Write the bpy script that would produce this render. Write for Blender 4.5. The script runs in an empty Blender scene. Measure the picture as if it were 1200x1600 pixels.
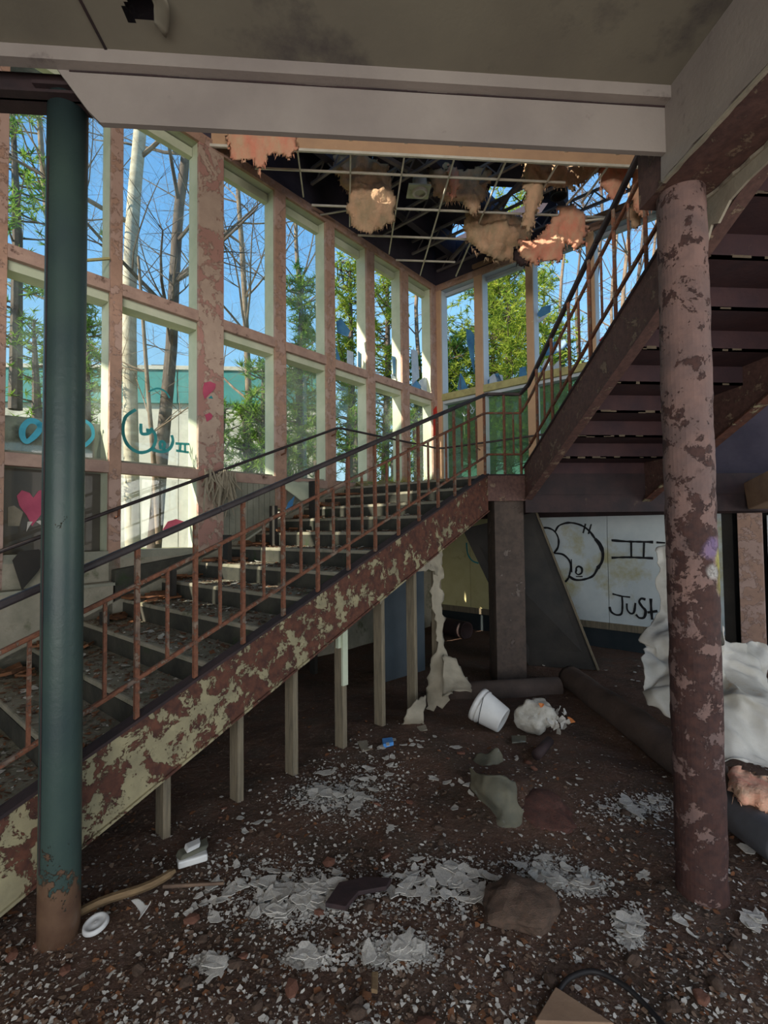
import bpy, math, random
from mathutils import Vector, Matrix, noise
random.seed(7)
D = bpy.data
C = bpy.context.scene.collection
S = math.sqrt(0.5)

# ------------------------------------------------------------------ camera
F = 760.0; EYE = Vector((0, 0, 1.65))
YAW, PITCH, ROLL = math.radians(4.5), math.radians(1.9), math.radians(0.6)
fw = Vector((math.sin(YAW)*math.cos(PITCH), math.cos(YAW)*math.cos(PITCH), math.sin(PITCH)))
r0 = Vector((math.cos(YAW), -math.sin(YAW), 0)); u0 = r0.cross(fw)
CR = r0*math.cos(ROLL) - u0*math.sin(ROLL); CU = u0*math.cos(ROLL) + r0*math.sin(ROLL)
cam = D.objects.new('camera', D.cameras.new('camera')); C.objects.link(cam)
cam.matrix_world = Matrix(((CR.x, CU.x, -fw.x, EYE.x), (CR.y, CU.y, -fw.y, EYE.y), (CR.z, CU.z, -fw.z, EYE.z), (0, 0, 0, 1)))
cam.data.sensor_fit = 'HORIZONTAL'; cam.data.sensor_width = 36; cam.data.lens = F/1200*36
cam.data.clip_start = 0.02; cam.data.clip_end = 500
bpy.context.scene.camera = cam

# ------------------------------------------------------------------ world, sun, exposure
sc = bpy.context.scene
sc.view_settings.view_transform = 'Standard'; sc.view_settings.look = 'None'
sc.view_settings.gamma = 1; sc.view_settings.use_curve_mapping = False
sc.view_settings.exposure = 0.0
w = D.worlds.new('sky'); sc.world = w; w.use_nodes = True
nt = w.node_tree; nt.nodes.clear()
tc = nt.nodes.new('ShaderNodeTexCoord'); sx = nt.nodes.new('ShaderNodeSeparateXYZ')
rp = nt.nodes.new('ShaderNodeValToRGB'); bg = nt.nodes.new('ShaderNodeBackground'); wo = nt.nodes.new('ShaderNodeOutputWorld')
nt.links.new(tc.outputs['Generated'], sx.inputs[0]); nt.links.new(sx.outputs['Z'], rp.inputs[0])
e = rp.color_ramp.elements
e[0].position = 0.0; e[0].color = (0.58, 0.80, 0.92, 1)
e[1].position = 1.0; e[1].color = (0.07, 0.20, 0.56, 1)
for p, c in ((0.12, (0.54, 0.82, 0.98, 1)), (0.3, (0.34, 0.66, 0.97, 1)), (0.5, (0.20, 0.50, 0.92, 1))):
    q = rp.color_ramp.elements.new(p); q.color = c
nt.links.new(rp.outputs[0], bg.inputs[0]); nt.links.new(bg.outputs[0], wo.inputs[0]); bg.inputs[1].default_value = 1.22
sun = D.objects.new('sun', D.lights.new('sun', 'SUN')); C.objects.link(sun)
sun.data.energy = 10.0; sun.data.angle = math.radians(0.6); sun.data.color = (1, 0.90, 0.72)
SUND = Vector((0.785, 0.375, -0.50)).normalized()
sun.rotation_euler = SUND.to_track_quat('-Z', 'Y').to_euler()
def area(loc, target, sx_, sy_, power, col):
    l = D.lights.new('fill_light', 'AREA'); l.shape = 'RECTANGLE'; l.size = sx_; l.size_y = sy_; l.energy = power; l.color = col
    o = D.objects.new('fill_light', l); C.objects.link(o); o.location = loc
    o.rotation_euler = (Vector(target)-Vector(loc)).to_track_quat('-Z', 'Y').to_euler()
# fill lamps added behind and beside the viewer to brighten the interior
area((-0.3, -3.6, 1.5), (0.3, 3.0, 2.0), 6.0, 2.6, 230, (1.0, 0.93, 0.86))
area((6.5, 0.5, 2.2), (1.2, 2.6, 1.6), 3.0, 3.0, 90, (1.0, 0.86, 0.74))

area((-0.6, -2.6, 5.2), (1.2, 6.5, 4.6), 5.0, 1.6, 300, (1.0, 0.93, 0.84))  # fill lamp added inside the closed upper storey

# ------------------------------------------------------------------ pixel -> plane helpers
def ray(x, y): return fw*F + CR*(x-600) + CU*(800-y)
def on(x, y, n, c):
    n = Vector(n); r = ray(x, y); return EYE + r*((c - n.dot(EYE))/n.dot(r))
def onz(x, y, z=0.0): return on(x, y, (0, 0, 1), z)
def onY(x, y, Y): return on(x, y, (0, 1, 0), Y)
def onX(x, y, X): return on(x, y, (1, 0, 0), X)
NV = Vector((S, -S, 0)); MV = Vector((S, S, 0))          # across / along the lower flight
def onN(x, y, c): return on(x, y, NV, c)
def onM(x, y, t): return on(x, y, MV, t)
def P(t, c, z): return Vector((S*(t+c), S*(t-c), z))
def proj(p):
    d = Vector(p)-EYE; z = d.dot(fw); return 600+F*d.dot(CR)/z, 800-F*d.dot(CU)/z

# ------------------------------------------------------------------ mesh builder
class MB:
    def __init__(s): s.v = []; s.f = []
    def poly(s, pts):
        k = len(s.v); s.v += [tuple(p) for p in pts]; s.f.append(tuple(range(k, k+len(pts))))
    def hexa(s, p):           # 8 points: bottom 4 ccw, top 4 ccw
        k = len(s.v); s.v += [tuple(q) for q in p]
        s.f += [(k+3, k+2, k+1, k), (k+4, k+5, k+6, k+7), (k, k+1, k+5, k+4), (k+1, k+2, k+6, k+5), (k+2, k+3, k+7, k+6), (k+3, k, k+4, k+7)]
        return s
    def box(s, a, b):
        x0, y0, z0 = a; x1, y1, z1 = b
        return s.hexa([(x0,y0,z0),(x1,y0,z0),(x1,y1,z0),(x0,y1,z0),(x0,y0,z1),(x1,y0,z1),(x1,y1,z1),(x0,y1,z1)])
    def tcbox(s, t0, t1, c0, c1, z0, z1, z0b=None, z1b=None):      # z at t1 may differ (sloped)
        z0b = z0 if z0b is None else z0b; z1b = z1 if z1b is None else z1b
        return s.hexa([P(t0,c0,z0),P(t0,c1,z0),P(t1,c1,z0b),P(t1,c0,z0b),P(t0,c0,z1),P(t0,c1,z1),P(t1,c1,z1b),P(t1,c0,z1b)])
    def prism(s, pts, d):
        k = len(s.v); n = len(pts); d = Vector(d)
        s.v += [tuple(p) for p in pts] + [tuple(Vector(p)+d) for p in pts]
        s.f.append(tuple(range(k+n-1, k-1, -1))); s.f.append(tuple(range(k+n, k+2*n)))
        for i in range(n):
            j = (i+1) % n; s.f.append((k+i, k+j, k+n+j, k+n+i))
        return s
    def bar(s, a, b, wd, ht=None, up=(0, 0, 1)):
        a = Vector(a); b = Vector(b); ht = ht or wd; d = (b-a).normalized(); up = Vector(up)
        if abs(d.dot(up)) > 0.98: up = Vector((S, S, 0))
        x = d.cross(up).normalized()*wd/2; y = x.cross(d).normalized()*ht/2
        return s.hexa([a-x-y, a+x-y, a+x+y, a-x+y, b-x-y, b+x-y, b+x+y, b-x+y])
    def tube(s, pts, rad, n=8, cap=True):
        pts = [Vector(p) for p in pts]; k0 = len(s.v); prev = None
        R = rad if isinstance(rad, (list, tuple)) else [rad]*len(pts)
        for i, p in enumerate(pts):
            d = (pts[min(i+1, len(pts)-1)]-pts[max(i-1, 0)]).normalized()
            if prev is None:
                a = Vector((0, 0, 1)) if abs(d.z) < 0.9 else Vector((1, 0, 0)); x = d.cross(a).normalized()
            else:
                x = (prev - d*prev.dot(d)).normalized()
            prev = x; y = d.cross(x)
            for j in range(n):
                g = 2*math.pi*j/n; s.v.append(tuple(p + (x*math.cos(g)+y*math.sin(g))*R[i]))
        for i in range(len(pts)-1):
            for j in range(n):
                a = k0+i*n+j; b = k0+i*n+(j+1) % n; s.f.append((a, b, b+n, a+n))
        if cap:
            s.f.append(tuple(range(k0+n-1, k0-1, -1))); s.f.append(tuple(range(k0+(len(pts)-1)*n, k0+len(pts)*n)))
        return s
    def lathe(s, prof, M, n=28):
        k = len(s.v)
        for r, z in prof:
            for j in range(n):
                g = 2*math.pi*j/n; s.v.append(tuple(M @ Vector((r*math.cos(g), r*math.sin(g), z))))
        for i in range(len(prof)-1):
            for j in range(n):
                a = k+i*n+j; b = k+i*n+(j+1) % n; s.f.append((a, b, b+n, a+n))
        return s
    def mesh(s, name, mt=None, smooth=False):
        m = D.meshes.new(name); m.from_pydata(s.v, [], s.f); m.validate()
        if mt: m.materials.append(mt)
        if smooth:
            for p in m.polygons: p.use_smooth = True
        m.update(); return m
    def obj(s, name, mt, parent=None, smooth=False, bevel=0, label=None):
        o = D.objects.new(name, s.mesh(name, mt, smooth)); C.objects.link(o)
        if parent: par(o, parent)
        if bevel:
            b = o.modifiers.new('b', 'BEVEL'); b.width = bevel; b.segments = 2; b.limit_method = 'ANGLE'
        if label: o['label'] = label
        return o
def par(o, p):
    o.parent = p; o.matrix_parent_inverse = Matrix.Translation(-p.location)
def thing(name, label, cat, loc=(0, 0, 0), group=None):
    o = D.objects.new(name, None); C.objects.link(o); o.location = loc; o.empty_display_size = 0.1
    return tag(o, label, cat, group)
def tag(o, label, cat, group=None, kind=None):
    o['label'] = label; o['category'] = cat
    if group: o['group'] = group
    if kind: o['kind'] = kind
    return o
def struct(o, label=None):
    o['kind'] = 'structure'
    if label: o['label'] = label; o['category'] = 'structure'
    return o
def sempty(name, label, loc=(0, 0, 0)):
    o = D.objects.new(name, None); C.objects.link(o); o.location = loc; return struct(o, label)

# ------------------------------------------------------------------ materials
def lin(c):
    return tuple((v/255/12.92 if v/255 <= 0.04045 else ((v/255+0.055)/1.055)**2.4) for v in c) + (1,)
def nodes(name):
    m = D.materials.new(name); m.use_nodes = True; t = m.node_tree
    b = t.nodes['Principled BSDF']; tx = t.nodes.new('ShaderNodeTexCoord'); return m, t, b, tx
def nz(t, tx, scale, detail=6, rough=0.6, dist=0.0, stretch=None):
    n = t.nodes.new('ShaderNodeTexNoise'); n.inputs['Scale'].default_value = scale
    n.inputs['Detail'].default_value = detail; n.inputs['Roughness'].default_value = rough; n.inputs['Distortion'].default_value = dist
    src = tx.outputs['Object']
    if stretch:
        mp = t.nodes.new('ShaderNodeMapping'); mp.inputs['Scale'].default_value = stretch; t.links.new(src, mp.inputs[0]); src = mp.outputs[0]
    t.links.new(src, n.inputs['Vector']); return n.outputs['Fac']
def ramp(t, src, stops, interp='LINEAR'):
    r = t.nodes.new('ShaderNodeValToRGB'); r.color_ramp.interpolation = interp
    el = r.color_ramp.elements; el[0].position = stops[0][0]; el[0].color = stops[0][1]
    el[1].position = stops[-1][0]; el[1].color = stops[-1][1]
    for p, c in stops[1:-1]: q = el.new(p); q.color = c
    t.links.new(src, r.inputs[0]); return r.outputs[0]
def mix(t, fac, a, b):
    m = t.nodes.new('ShaderNodeMix'); m.data_type = 'RGBA'
    for k, v in ((0, fac), (6, a), (7, b)):
        if isinstance(v, (int, float)): m.inputs[k].default_value = v
        elif isinstance(v, tuple): m.inputs[k].default_value = v
        else: t.links.new(v, m.inputs[k])
    return m.outputs[2]
def bump(t, b, src, strength=0.3, dist=0.01, chain=None):
    n = t.nodes.new('ShaderNodeBump'); n.inputs['Strength'].default_value = strength; n.inputs['Distance'].default_value = dist
    t.links.new(src, n.inputs['Height'])
    if chain: t.links.new(chain, n.inputs['Normal'])
    t.links.new(n.outputs[0], b.inputs['Normal']); return n.outputs[0]
G0, G1 = (0, 0, 0, 1), (1, 1, 1, 1)
def plain(name, c1, c2=None, scale=6, rough=0.8, bs=0.2, bscale=40, stains=None, metal=0, stretch=None, spec=0.3):
    m, t, b, tx = nodes(name); b.inputs['Roughness'].default_value = rough; b.inputs['Metallic'].default_value = metal
    b.inputs['Specular IOR Level'].default_value = spec
    c2 = c2 or c1
    col = ramp(t, nz(t, tx, scale, stretch=stretch), [(0.35, lin(c1)), (0.65, lin(c2))])
    if stains:
        col = mix(t, ramp(t, nz(t, tx, stains[1], 8, 0.65), [(stains[2], G0), (stains[2]+0.12, G1)]), col, lin(stains[0]))
    t.links.new(col, b.inputs['Base Color']); bump(t, b, nz(t, tx, bscale, 4), bs, 0.01); return m
def peel(name, under1, under2, paint, paint2, scale=5, thr=0.5, rough=0.75, bias=None, dirt=(40, 30, 26), dthr=0.62, spot=None):
    """flaking paint: islands of paint with crisp raised edges over rust"""
    m, t, b, tx = nodes(name); b.inputs['Roughness'].default_value = rough; b.inputs['Specular IOR Level'].default_value = 0.3
    base = ramp(t, nz(t, tx, scale*3, 8), [(0.35, lin(under1)), (0.65, lin(under2))])
    pc = ramp(t, nz(t, tx, scale*0.8, 6), [(0.35, lin(paint)), (0.65, lin(paint2))])
    a = nz(t, tx, scale, 14, 0.74, 0.25)
    if bias:
        s = t.nodes.new('ShaderNodeSeparateXYZ'); t.links.new(tx.outputs['Object'], s.inputs[0])
        mr = t.nodes.new('ShaderNodeMapRange'); mr.inputs[1].default_value = bias[1]; mr.inputs[2].default_value = bias[2]
        mr.inputs[3].default_value = bias[3]; mr.inputs[4].default_value = bias[4]; t.links.new(s.outputs[bias[0]], mr.inputs[0])
        ad = t.nodes.new('ShaderNodeMath'); ad.operation = 'ADD'; t.links.new(a, ad.inputs[0]); t.links.new(mr.outputs[0], ad.inputs[1]); a = ad.outputs[0]
    mask = ramp(t, a, [(thr, G0), (thr+0.012, G1)])
    edge = ramp(t, a, [(thr-0.03, G0), (thr-0.005, lin((150, 150, 150))), (thr+0.03, G0)])
    col = mix(t, mask, base, pc)
    col = mix(t, ramp(t, nz(t, tx, scale*1.7, 8), [(dthr, G0), (dthr+0.16, lin((200, 200, 200)))]), col, lin(dirt))
    if spot:
        for (cx, cy, cz, rad, scol) in spot:
            vm = t.nodes.new('ShaderNodeVectorMath'); vm.operation = 'DISTANCE'; t.links.new(tx.outputs['Object'], vm.inputs[0]); vm.inputs[1].default_value = (cx, cy, cz)
            ns = nz(t, tx, 9, 6); su = t.nodes.new('ShaderNodeMath'); su.operation = 'MULTIPLY_ADD'
            t.links.new(ns, su.inputs[0]); su.inputs[1].default_value = rad*2; t.links.new(vm.outputs['Value'], su.inputs[2])
            col = mix(t, ramp(t, su.outputs[0], [(rad*1.7, lin((210, 210, 210))), (rad*2.3, G0)]), col, lin(scol))
    t.links.new(col, b.inputs['Base Color'])
    n1 = bump(t, b, nz(t, tx, scale*12, 5), 0.25, 0.006); bump(t, b, mask, 0.8, 0.006, n1); return m
def glassmat(name, dirt, amount, tint=(248, 252, 252), film=0.0, rough=0.03):
    m = D.materials.new(name); m.use_nodes = True; t = m.node_tree; t.nodes.clear()
    out = t.nodes.new('ShaderNodeOutputMaterial'); tx = t.nodes.new('ShaderNodeTexCoord')
    tr = t.nodes.new('ShaderNodeBsdfTransparent'); tr.inputs[0].default_value = lin(tint)
    gl = t.nodes.new('ShaderNodeBsdfGlossy'); gl.inputs['Roughness'].default_value = rough
    m1 = t.nodes.new('ShaderNodeMixShader'); m1.inputs[0].default_value = 0.05
    t.links.new(tr.outputs[0], m1.inputs[1]); t.links.new(gl.outputs[0], m1.inputs[2])
    df = t.nodes.new('ShaderNodeBsdfDiffuse'); df.inputs[0].default_value = lin(dirt)
    tl = t.nodes.new('ShaderNodeBsdfTranslucent'); tl.inputs[0].default_value = lin(dirt)
    m2 = t.nodes.new('ShaderNodeMixShader'); m2.inputs[0].default_value = 0.5
    t.links.new(df.outputs[0], m2.inputs[1]); t.links.new(tl.outputs[0], m2.inputs[2])
    fac = ramp(t, nz(t, tx, 2.5, 8, 0.7), [(0.4, (film,)*3+(1,)), (0.75, (amount,)*3+(1,))])
    m3 = t.nodes.new('ShaderNodeMixShader'); t.links.new(fac, m3.inputs[0]); t.links.new(m1.outputs[0], m3.inputs[1]); t.links.new(m2.outputs[0], m3.inputs[2])
    t.links.new(m3.outputs[0], out.inputs[0]); return m
def leafmat(name, c1, c2, scale=3):
    m, t, b, tx = nodes(name)
    col = ramp(t, nz(t, tx, scale, 4), [(0.35, lin(c1)), (0.65, lin(c2))])
    out = t.nodes['Material Output']; df = t.nodes.new('ShaderNodeBsdfDiffuse'); tl = t.nodes.new('ShaderNodeBsdfTranslucent')
    mx = t.nodes.new('ShaderNodeMixShader'); mx.inputs[0].default_value = 0.45
    t.links.new(col, df.inputs[0]); t.links.new(col, tl.inputs[0]); t.links.new(df.outputs[0], mx.inputs[1]); t.links.new(tl.outputs[0], mx.inputs[2])
    t.links.new(mx.outputs[0], out.inputs[0]); return m

M = dict(
 stringer=peel('flaking_stringer_paint', (66, 42, 36), (100, 62, 48), (156, 146, 114), (126, 118, 94), 7.5, 0.50, bias=(2, 0.3, 2.2, 0.01, -0.065)),
 stringer2=peel('dark_rust_steel', (82, 60, 56), (106, 78, 70), (146, 124, 104), (118, 98, 84), 9, 0.57),
 column=peel('flaking_column_paint', (58, 40, 38), (78, 52, 46), (130, 102, 94), (106, 86, 82), 9.5, 0.49, bias=(2, 0.0, 2.4, -0.085, 0.055),
             spot=[(1.605, 2.02, 1.55, 0.045, (124, 104, 146)), (1.665, 2.06, 1.50, 0.045, (190, 184, 92)), (1.665, 2.06, 1.38, 0.045, (170, 160, 92)), (1.60, 2.02, 1.44, 0.03, (190, 186, 180))]),
 darksteel=plain('dark_steel', (44, 36, 38), (62, 46, 46), 5, 0.75, 0.3, 30, stains=((92, 78, 66), 9, 0.66)),  # dark brown-grey steel colour with paler stains
 under=plain('dark_tread_pan', (58, 42, 46), (76, 52, 52), 4, 0.75, 0.3, 30, stains=((120, 104, 84), 11, 0.70)),  # stair underside given a dark purple-brown base colour
 rail=peel('rusty_rail', (98, 62, 46), (124, 80, 60), (92, 76, 68), (130, 112, 96), 16, 0.53),
 handrail=plain('black_handrail', (44, 38, 40), (64, 56, 56), 9, 0.5, 0.2, 60),
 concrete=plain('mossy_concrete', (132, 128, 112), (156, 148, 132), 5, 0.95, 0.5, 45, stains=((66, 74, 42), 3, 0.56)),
 riser=plain('dark_riser_concrete', (50, 50, 46), (72, 70, 62), 5, 0.9, 0.4, 40, stains=((52, 64, 40), 4, 0.58)),  # riser concrete set darker than the treads, with green stains
 plaster=plain('grey_ceiling_plaster', (118, 112, 100), (136, 130, 114), 1.1, 0.9, 0.05, 60, stains=((92, 86, 82), 1.7, 0.55)),
 beam=plain('grey_beam_plaster', (150, 140, 132), (132, 122, 116), 1.6, 0.9, 0.15, 50, stains=((98, 86, 84), 5, 0.62)),
 cream=plain('cream_fascia', (196, 160, 128), (184, 150, 122), 4, 0.8, 0.15, 40, stains=((220, 208, 180), 7, 0.66)),
 pink=peel('pink_mullion_paint', (156, 126, 110), (172, 138, 120), (166, 138, 126), (178, 150, 138), 5, 0.5, dirt=(96, 66, 56), dthr=0.66),
 pinkwide=peel('flaking_pink_post', (180, 158, 142), (168, 146, 132), (172, 130, 120), (160, 122, 112), 3.2, 0.50, dirt=(110, 76, 68), dthr=0.72),
 jamb=plain('pale_jamb_paint', (196, 200, 178), (176, 184, 160), 3, 0.75, 0.15, 40, stains=((130, 126, 102), 5, 0.68)),
 jambblue=plain('white_jamb_paint', (190, 198, 206), (176, 186, 196), 3, 0.75, 0.15, 40, stains=((140, 136, 120), 6, 0.70)),
 sill=plain('weathered_sill_paint', (176, 148, 134), (152, 126, 116), 8, 0.85, 0.35, 50, stains=((84, 62, 54), 9, 0.60)),
 sillolive=plain('olive_sill_paint', (182, 176, 122), (156, 148, 104), 8, 0.85, 0.3, 50, stains=((96, 84, 60), 9, 0.64)),
 apron=plain('stained_apron_board', (150, 148, 132), (122, 122, 110), 3, 0.85, 0.25, 40, stains=((60, 60, 48), 2.6, 0.58)),
 glass=glassmat('dirty_glass', (200, 214, 214), 0.16, film=0.0),
 glassdust=glassmat('dusty_glass', (186, 190, 176), 0.40, film=0.14),
 glassgreen=glassmat('green_film_glass', (134, 154, 124), 0.62, film=0.34, tint=(190, 220, 190)),  # green tint carries both the algae film and the reflected greenery
 glassgrey=glassmat('painted_glass', (128, 122, 112), 0.9, film=0.72, tint=(150, 150, 150)),
 glassblue=plain('blue_paint_film', (84, 140, 180), (60, 110, 160), 6, 0.35, 0.1, 40),
 glasswhite=plain('pale_paint_film', (186, 200, 214), (156, 176, 200), 6, 0.35, 0.1, 40),
 teal=peel('teal_post_paint', (84, 62, 50), (104, 80, 62), (48, 62, 62), (58, 74, 68), 3.0, 0.42, rough=0.38, bias=(2, 0.02, 0.55, -0.24, 0.10), dthr=0.75),
 dirt=plain('dirt', (70, 52, 46), (58, 46, 40), 3, 0.95, 0.8, 45),
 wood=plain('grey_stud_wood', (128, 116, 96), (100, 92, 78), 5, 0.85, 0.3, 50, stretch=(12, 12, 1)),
 wooddark=plain('dark_board', (44, 42, 40), (56, 52, 48), 4, 0.85, 0.3, 30, stains=((92, 92, 84), 7, 0.72)),  # near-black board colour with grey stains
 stick=plain('pale_stick_wood', (132, 108, 78), (104, 84, 62), 8, 0.85, 0.3, 60, stretch=(2, 2, 14)),
 panel=plain('white_wall_panel', (206, 212, 212), (178, 188, 192), 1.5, 0.7, 0.08, 30, stains=((172, 166, 128), 1.4, 0.52)),
 panely=plain('yellowed_panel', (206, 198, 150), (188, 178, 128), 1.6, 0.7, 0.1, 30, stains=((150, 136, 88), 2.5, 0.62)),
 navy=plain('dark_wall_base', (36, 44, 48), (46, 52, 56), 3, 0.9, 0.3, 40),  # dark blue-grey colour for the wall base
 tgrid=plain('grid_metal', (214, 210, 198), (196, 190, 176), 8, 0.5, 0.05, 40),
 deck=plain('dark_roof_deck', (58, 54, 66), (74, 68, 80), 2, 0.9, 0.3, 30),  # dark violet-grey deck colour
 joist=plain('grey_joist_steel', (136, 128, 128), (110, 104, 108), 4, 0.6, 0.2, 30),
 batt=plain('old_insulation', (206, 168, 138), (170, 150, 122), 5, 1.0, 1.0, 26, stains=((84, 84, 62), 4.2, 0.64), stretch=(1.6, 1.6, 0.7)),
 battpink=plain('pink_insulation', (226, 150, 126), (212, 176, 146), 5, 1.0, 1.0, 26, stains=((108, 92, 72), 5, 0.68), stretch=(1.6, 1.6, 0.7)),
 plastic=plain('dirty_white_plastic', (196, 190, 180), (168, 162, 150), 3, 0.6, 0.5, 14, stains=((150, 116, 76), 3, 0.64)),
 white=plain('white_plastic', (214, 212, 208), (196, 194, 192), 4, 0.4, 0.05, 40, stains=((150, 144, 136), 6, 0.66)),
 chip=plain('white_paint_chip', (206, 200, 190), (172, 166, 158), 9, 0.8, 0.2, 60, stains=((120, 106, 98), 12, 0.60)),
 chipdark=plain('tan_debris', (128, 104, 86), (96, 78, 66), 9, 0.9, 0.3, 60),
 leaf=plain('dry_leaf', (132, 86, 56), (94, 66, 48), 12, 0.8, 0.2, 60),
 brick=plain('red_brick_bit', (120, 82, 66), (100, 66, 54), 12, 0.9, 0.4, 60),
 stone=plain('dirty_stone', (96, 76, 64), (78, 64, 54), 5, 0.95, 0.6, 30, stains=((150, 140, 128), 20, 0.66)),
 reddust=plain('red_fibre_heap', (98, 64, 56), (78, 56, 50), 7, 1.0, 0.8, 40),
 paperb=plain('grey_green_paper', (112, 106, 88), (86, 86, 76), 5, 0.8, 0.3, 20, stains=((150, 160, 164), 3, 0.58)),
 tan=plain('tan_board', (150, 122, 98), (130, 104, 84), 5, 0.85, 0.2, 30),
 torn=plain('torn_wallpaper', (160, 150, 132), (134, 126, 110), 5, 0.85, 0.3, 30, stains=((100, 92, 80), 6, 0.64)),
 kerb=plain('dirty_kerb', (98, 82, 74), (78, 66, 60), 4, 0.95, 0.5, 30),
 white_wall=plain('pale_block_wall', (210, 204, 190), (190, 184, 170), 0.8, 0.9, 0.1, 20, stains=((150, 146, 132), 0.9, 0.58)),
 tealwall=plain('teal_fascia_panel', (58, 128, 126), (72, 142, 138), 0.7, 0.7, 0.05, 10),
 bark=plain('pale_bark', (206, 196, 176), (170, 158, 138), 3, 0.9, 0.4, 20, stains=((84, 74, 62), 3.2, 0.62), stretch=(1, 1, 3)),
 barkdark=plain('dark_bark', (84, 74, 70), (110, 96, 86), 5, 0.9, 0.5, 20, stretch=(3, 3, 0.7)),
 twig=plain('twig_bark', (150, 130, 110), (110, 92, 78), 5, 0.9, 0.2, 20),
 pine=leafmat('pine_needles', (96, 140, 60), (150, 176, 76)),
 pinedark=leafmat('dark_needles', (62, 104, 64), (110, 146, 66)),
 yellow=leafmat('yellow_green_leaves', (176, 186, 78), (120, 150, 60)),
 grass=leafmat('dry_grass', (196, 176, 84), (140, 146, 60)),
 soil=plain('leafy_soil', (118, 112, 76), (150, 140, 104), 2.0, 0.95, 0.5, 12, stains=((92, 116, 60), 1.5, 0.50)),
 spray=plain('black_spray_paint', (20, 20, 24), (30, 30, 34), 9, 0.6, 0, 40),
 sprayteal=plain('teal_spray_paint', (60, 150, 152), (44, 132, 138), 9, 0.6, 0, 40),
 spraycyan=plain('light_blue_spray_paint', (84, 180, 206), (64, 160, 190), 9, 0.6, 0, 40),
 spraypink=plain('pink_spray_paint', (186, 84, 108), (166, 70, 96), 9, 0.6, 0, 40),
 red=plain('red_paint', (190, 52, 44), (160, 40, 36), 9, 0.6, 0.1, 40),
 black=plain('black_rubber', (26, 24, 24), (34, 30, 30), 9, 0.6, 0.1, 40),
 blue=plain('blue_print', (90, 150, 210), (70, 130, 200), 9, 0.5, 0.0, 40),
 orange=plain('orange_wrapper', (206, 130, 70), (180, 104, 60), 9, 0.7, 0.2, 40),
)
# floor: brown dirt with red patches and trodden plaster dust
m, t, b, tx = nodes('floor_dirt'); b.inputs['Roughness'].default_value = 0.9; b.inputs['Specular IOR Level'].default_value = 0.25
col = ramp(t, nz(t, tx, 2.2, 8, 0.6), [(0.36, lin((84, 69, 58))), (0.52, lin((102, 77, 64))), (0.68, lin((90, 78, 68)))])
col = mix(t, ramp(t, nz(t, tx, 26, 8, 0.7), [(0.55, G0), (0.60, lin((180, 180, 180)))]), col, lin((120, 98, 88)))
col = mix(t, ramp(t, nz(t, tx, 60, 4, 0.6), [(0.655, G0), (0.675, G1)]), col, lin((156, 140, 132)))
t.links.new(col, b.inputs['Base Color']); n1 = bump(t, b, nz(t, tx, 9, 8, 0.7), 0.9, 0.05); bump(t, b, nz(t, tx, 70, 4), 0.6, 0.012, n1)
M['floor'] = m

# ------------------------------------------------------------------ generic shapes
def gz(x, y):
    v = 0.030*noise.noise((x*1.3, y*1.3, 0)) + 0.012*noise.noise((x*5, y*5, 3))
    v += 0.10*math.exp(-(((x-1.02)/0.22)**2 + ((y-2.95)/0.25)**2))          # fibre heap
    v += 0.05*math.exp(-(((x-0.4)/0.6)**2 + ((y-3.6)/0.6)**2))
    return v
def resample(pts, n):
    out = []; m_ = len(pts)-1
    for i in range(n+1):
        u = i/n*m_; k = min(int(u), m_-1); f = u-k
        p0, p1, p2, p3 = pts[max(k-1, 0)], pts[k], pts[k+1], pts[min(k+2, m_)]
        out.append(0.5*((2*p1)+(p2-p0)*f+(2*p0-5*p1+4*p2-p3)*f*f+(3*p1-p0-3*p2+p3)*f**3))
    return out
def sheet(name, rows, mt, parent=None, nu=24, nv=24, amp=0.02, freq=4, thick=0.004, rag=0.0, seed=0):
    rows = [resample([Vector(p) for p in r], nu) for r in rows]
    cols = [resample([r[i] for r in rows], nv) for i in range(nu+1)]
    m_ = MB(); idx = {}
    for i in range(nu+1):
        for j in range(nv+1):
            p = cols[i][j]; d = noise.noise_vector(p*freq + Vector((seed, 0, 0)))*amp + noise.noise_vector(p*freq*3.1)*amp*0.35
            e_ = min(i, nu-i, j, nv-j)
            if e_ == 0 and rag: d = d + noise.noise_vector(p*22)*rag
            idx[i, j] = len(m_.v); m_.v.append(tuple(p+d))
    for i in range(nu):
        for j in range(nv): m_.f.append((idx[i, j], idx[i+1, j], idx[i+1, j+1], idx[i, j+1]))
    o = m_.obj(name, mt, parent, smooth=True)
    if thick:
        s = o.modifiers.new('s', 'SOLIDIFY'); s.thickness = thick; s.offset = 0
    return o
def inside(x, y, poly):
    c = False; n = len(poly)
    for i in range(n):
        x1, y1 = poly[i]; x2, y2 = poly[(i+1) % n]
        if (y1 > y) != (y2 > y) and x < (x2-x1)*(y-y1)/(y2-y1)+x1: c = not c
    return c
def edist(x, y, poly):
    b_ = 1e9; n = len(poly)
    for i in range(n):
        x1, y1 = poly[i]; x2, y2 = poly[(i+1) % n]; dx, dy = x2-x1, y2-y1; L = dx*dx+dy*dy or 1e-9
        u = max(0, min(1, ((x-x1)*dx+(y-y1)*dy)/L)); b_ = min(b_, math.hypot(x-x1-u*dx, y-y1-u*dy))
    return b_
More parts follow.
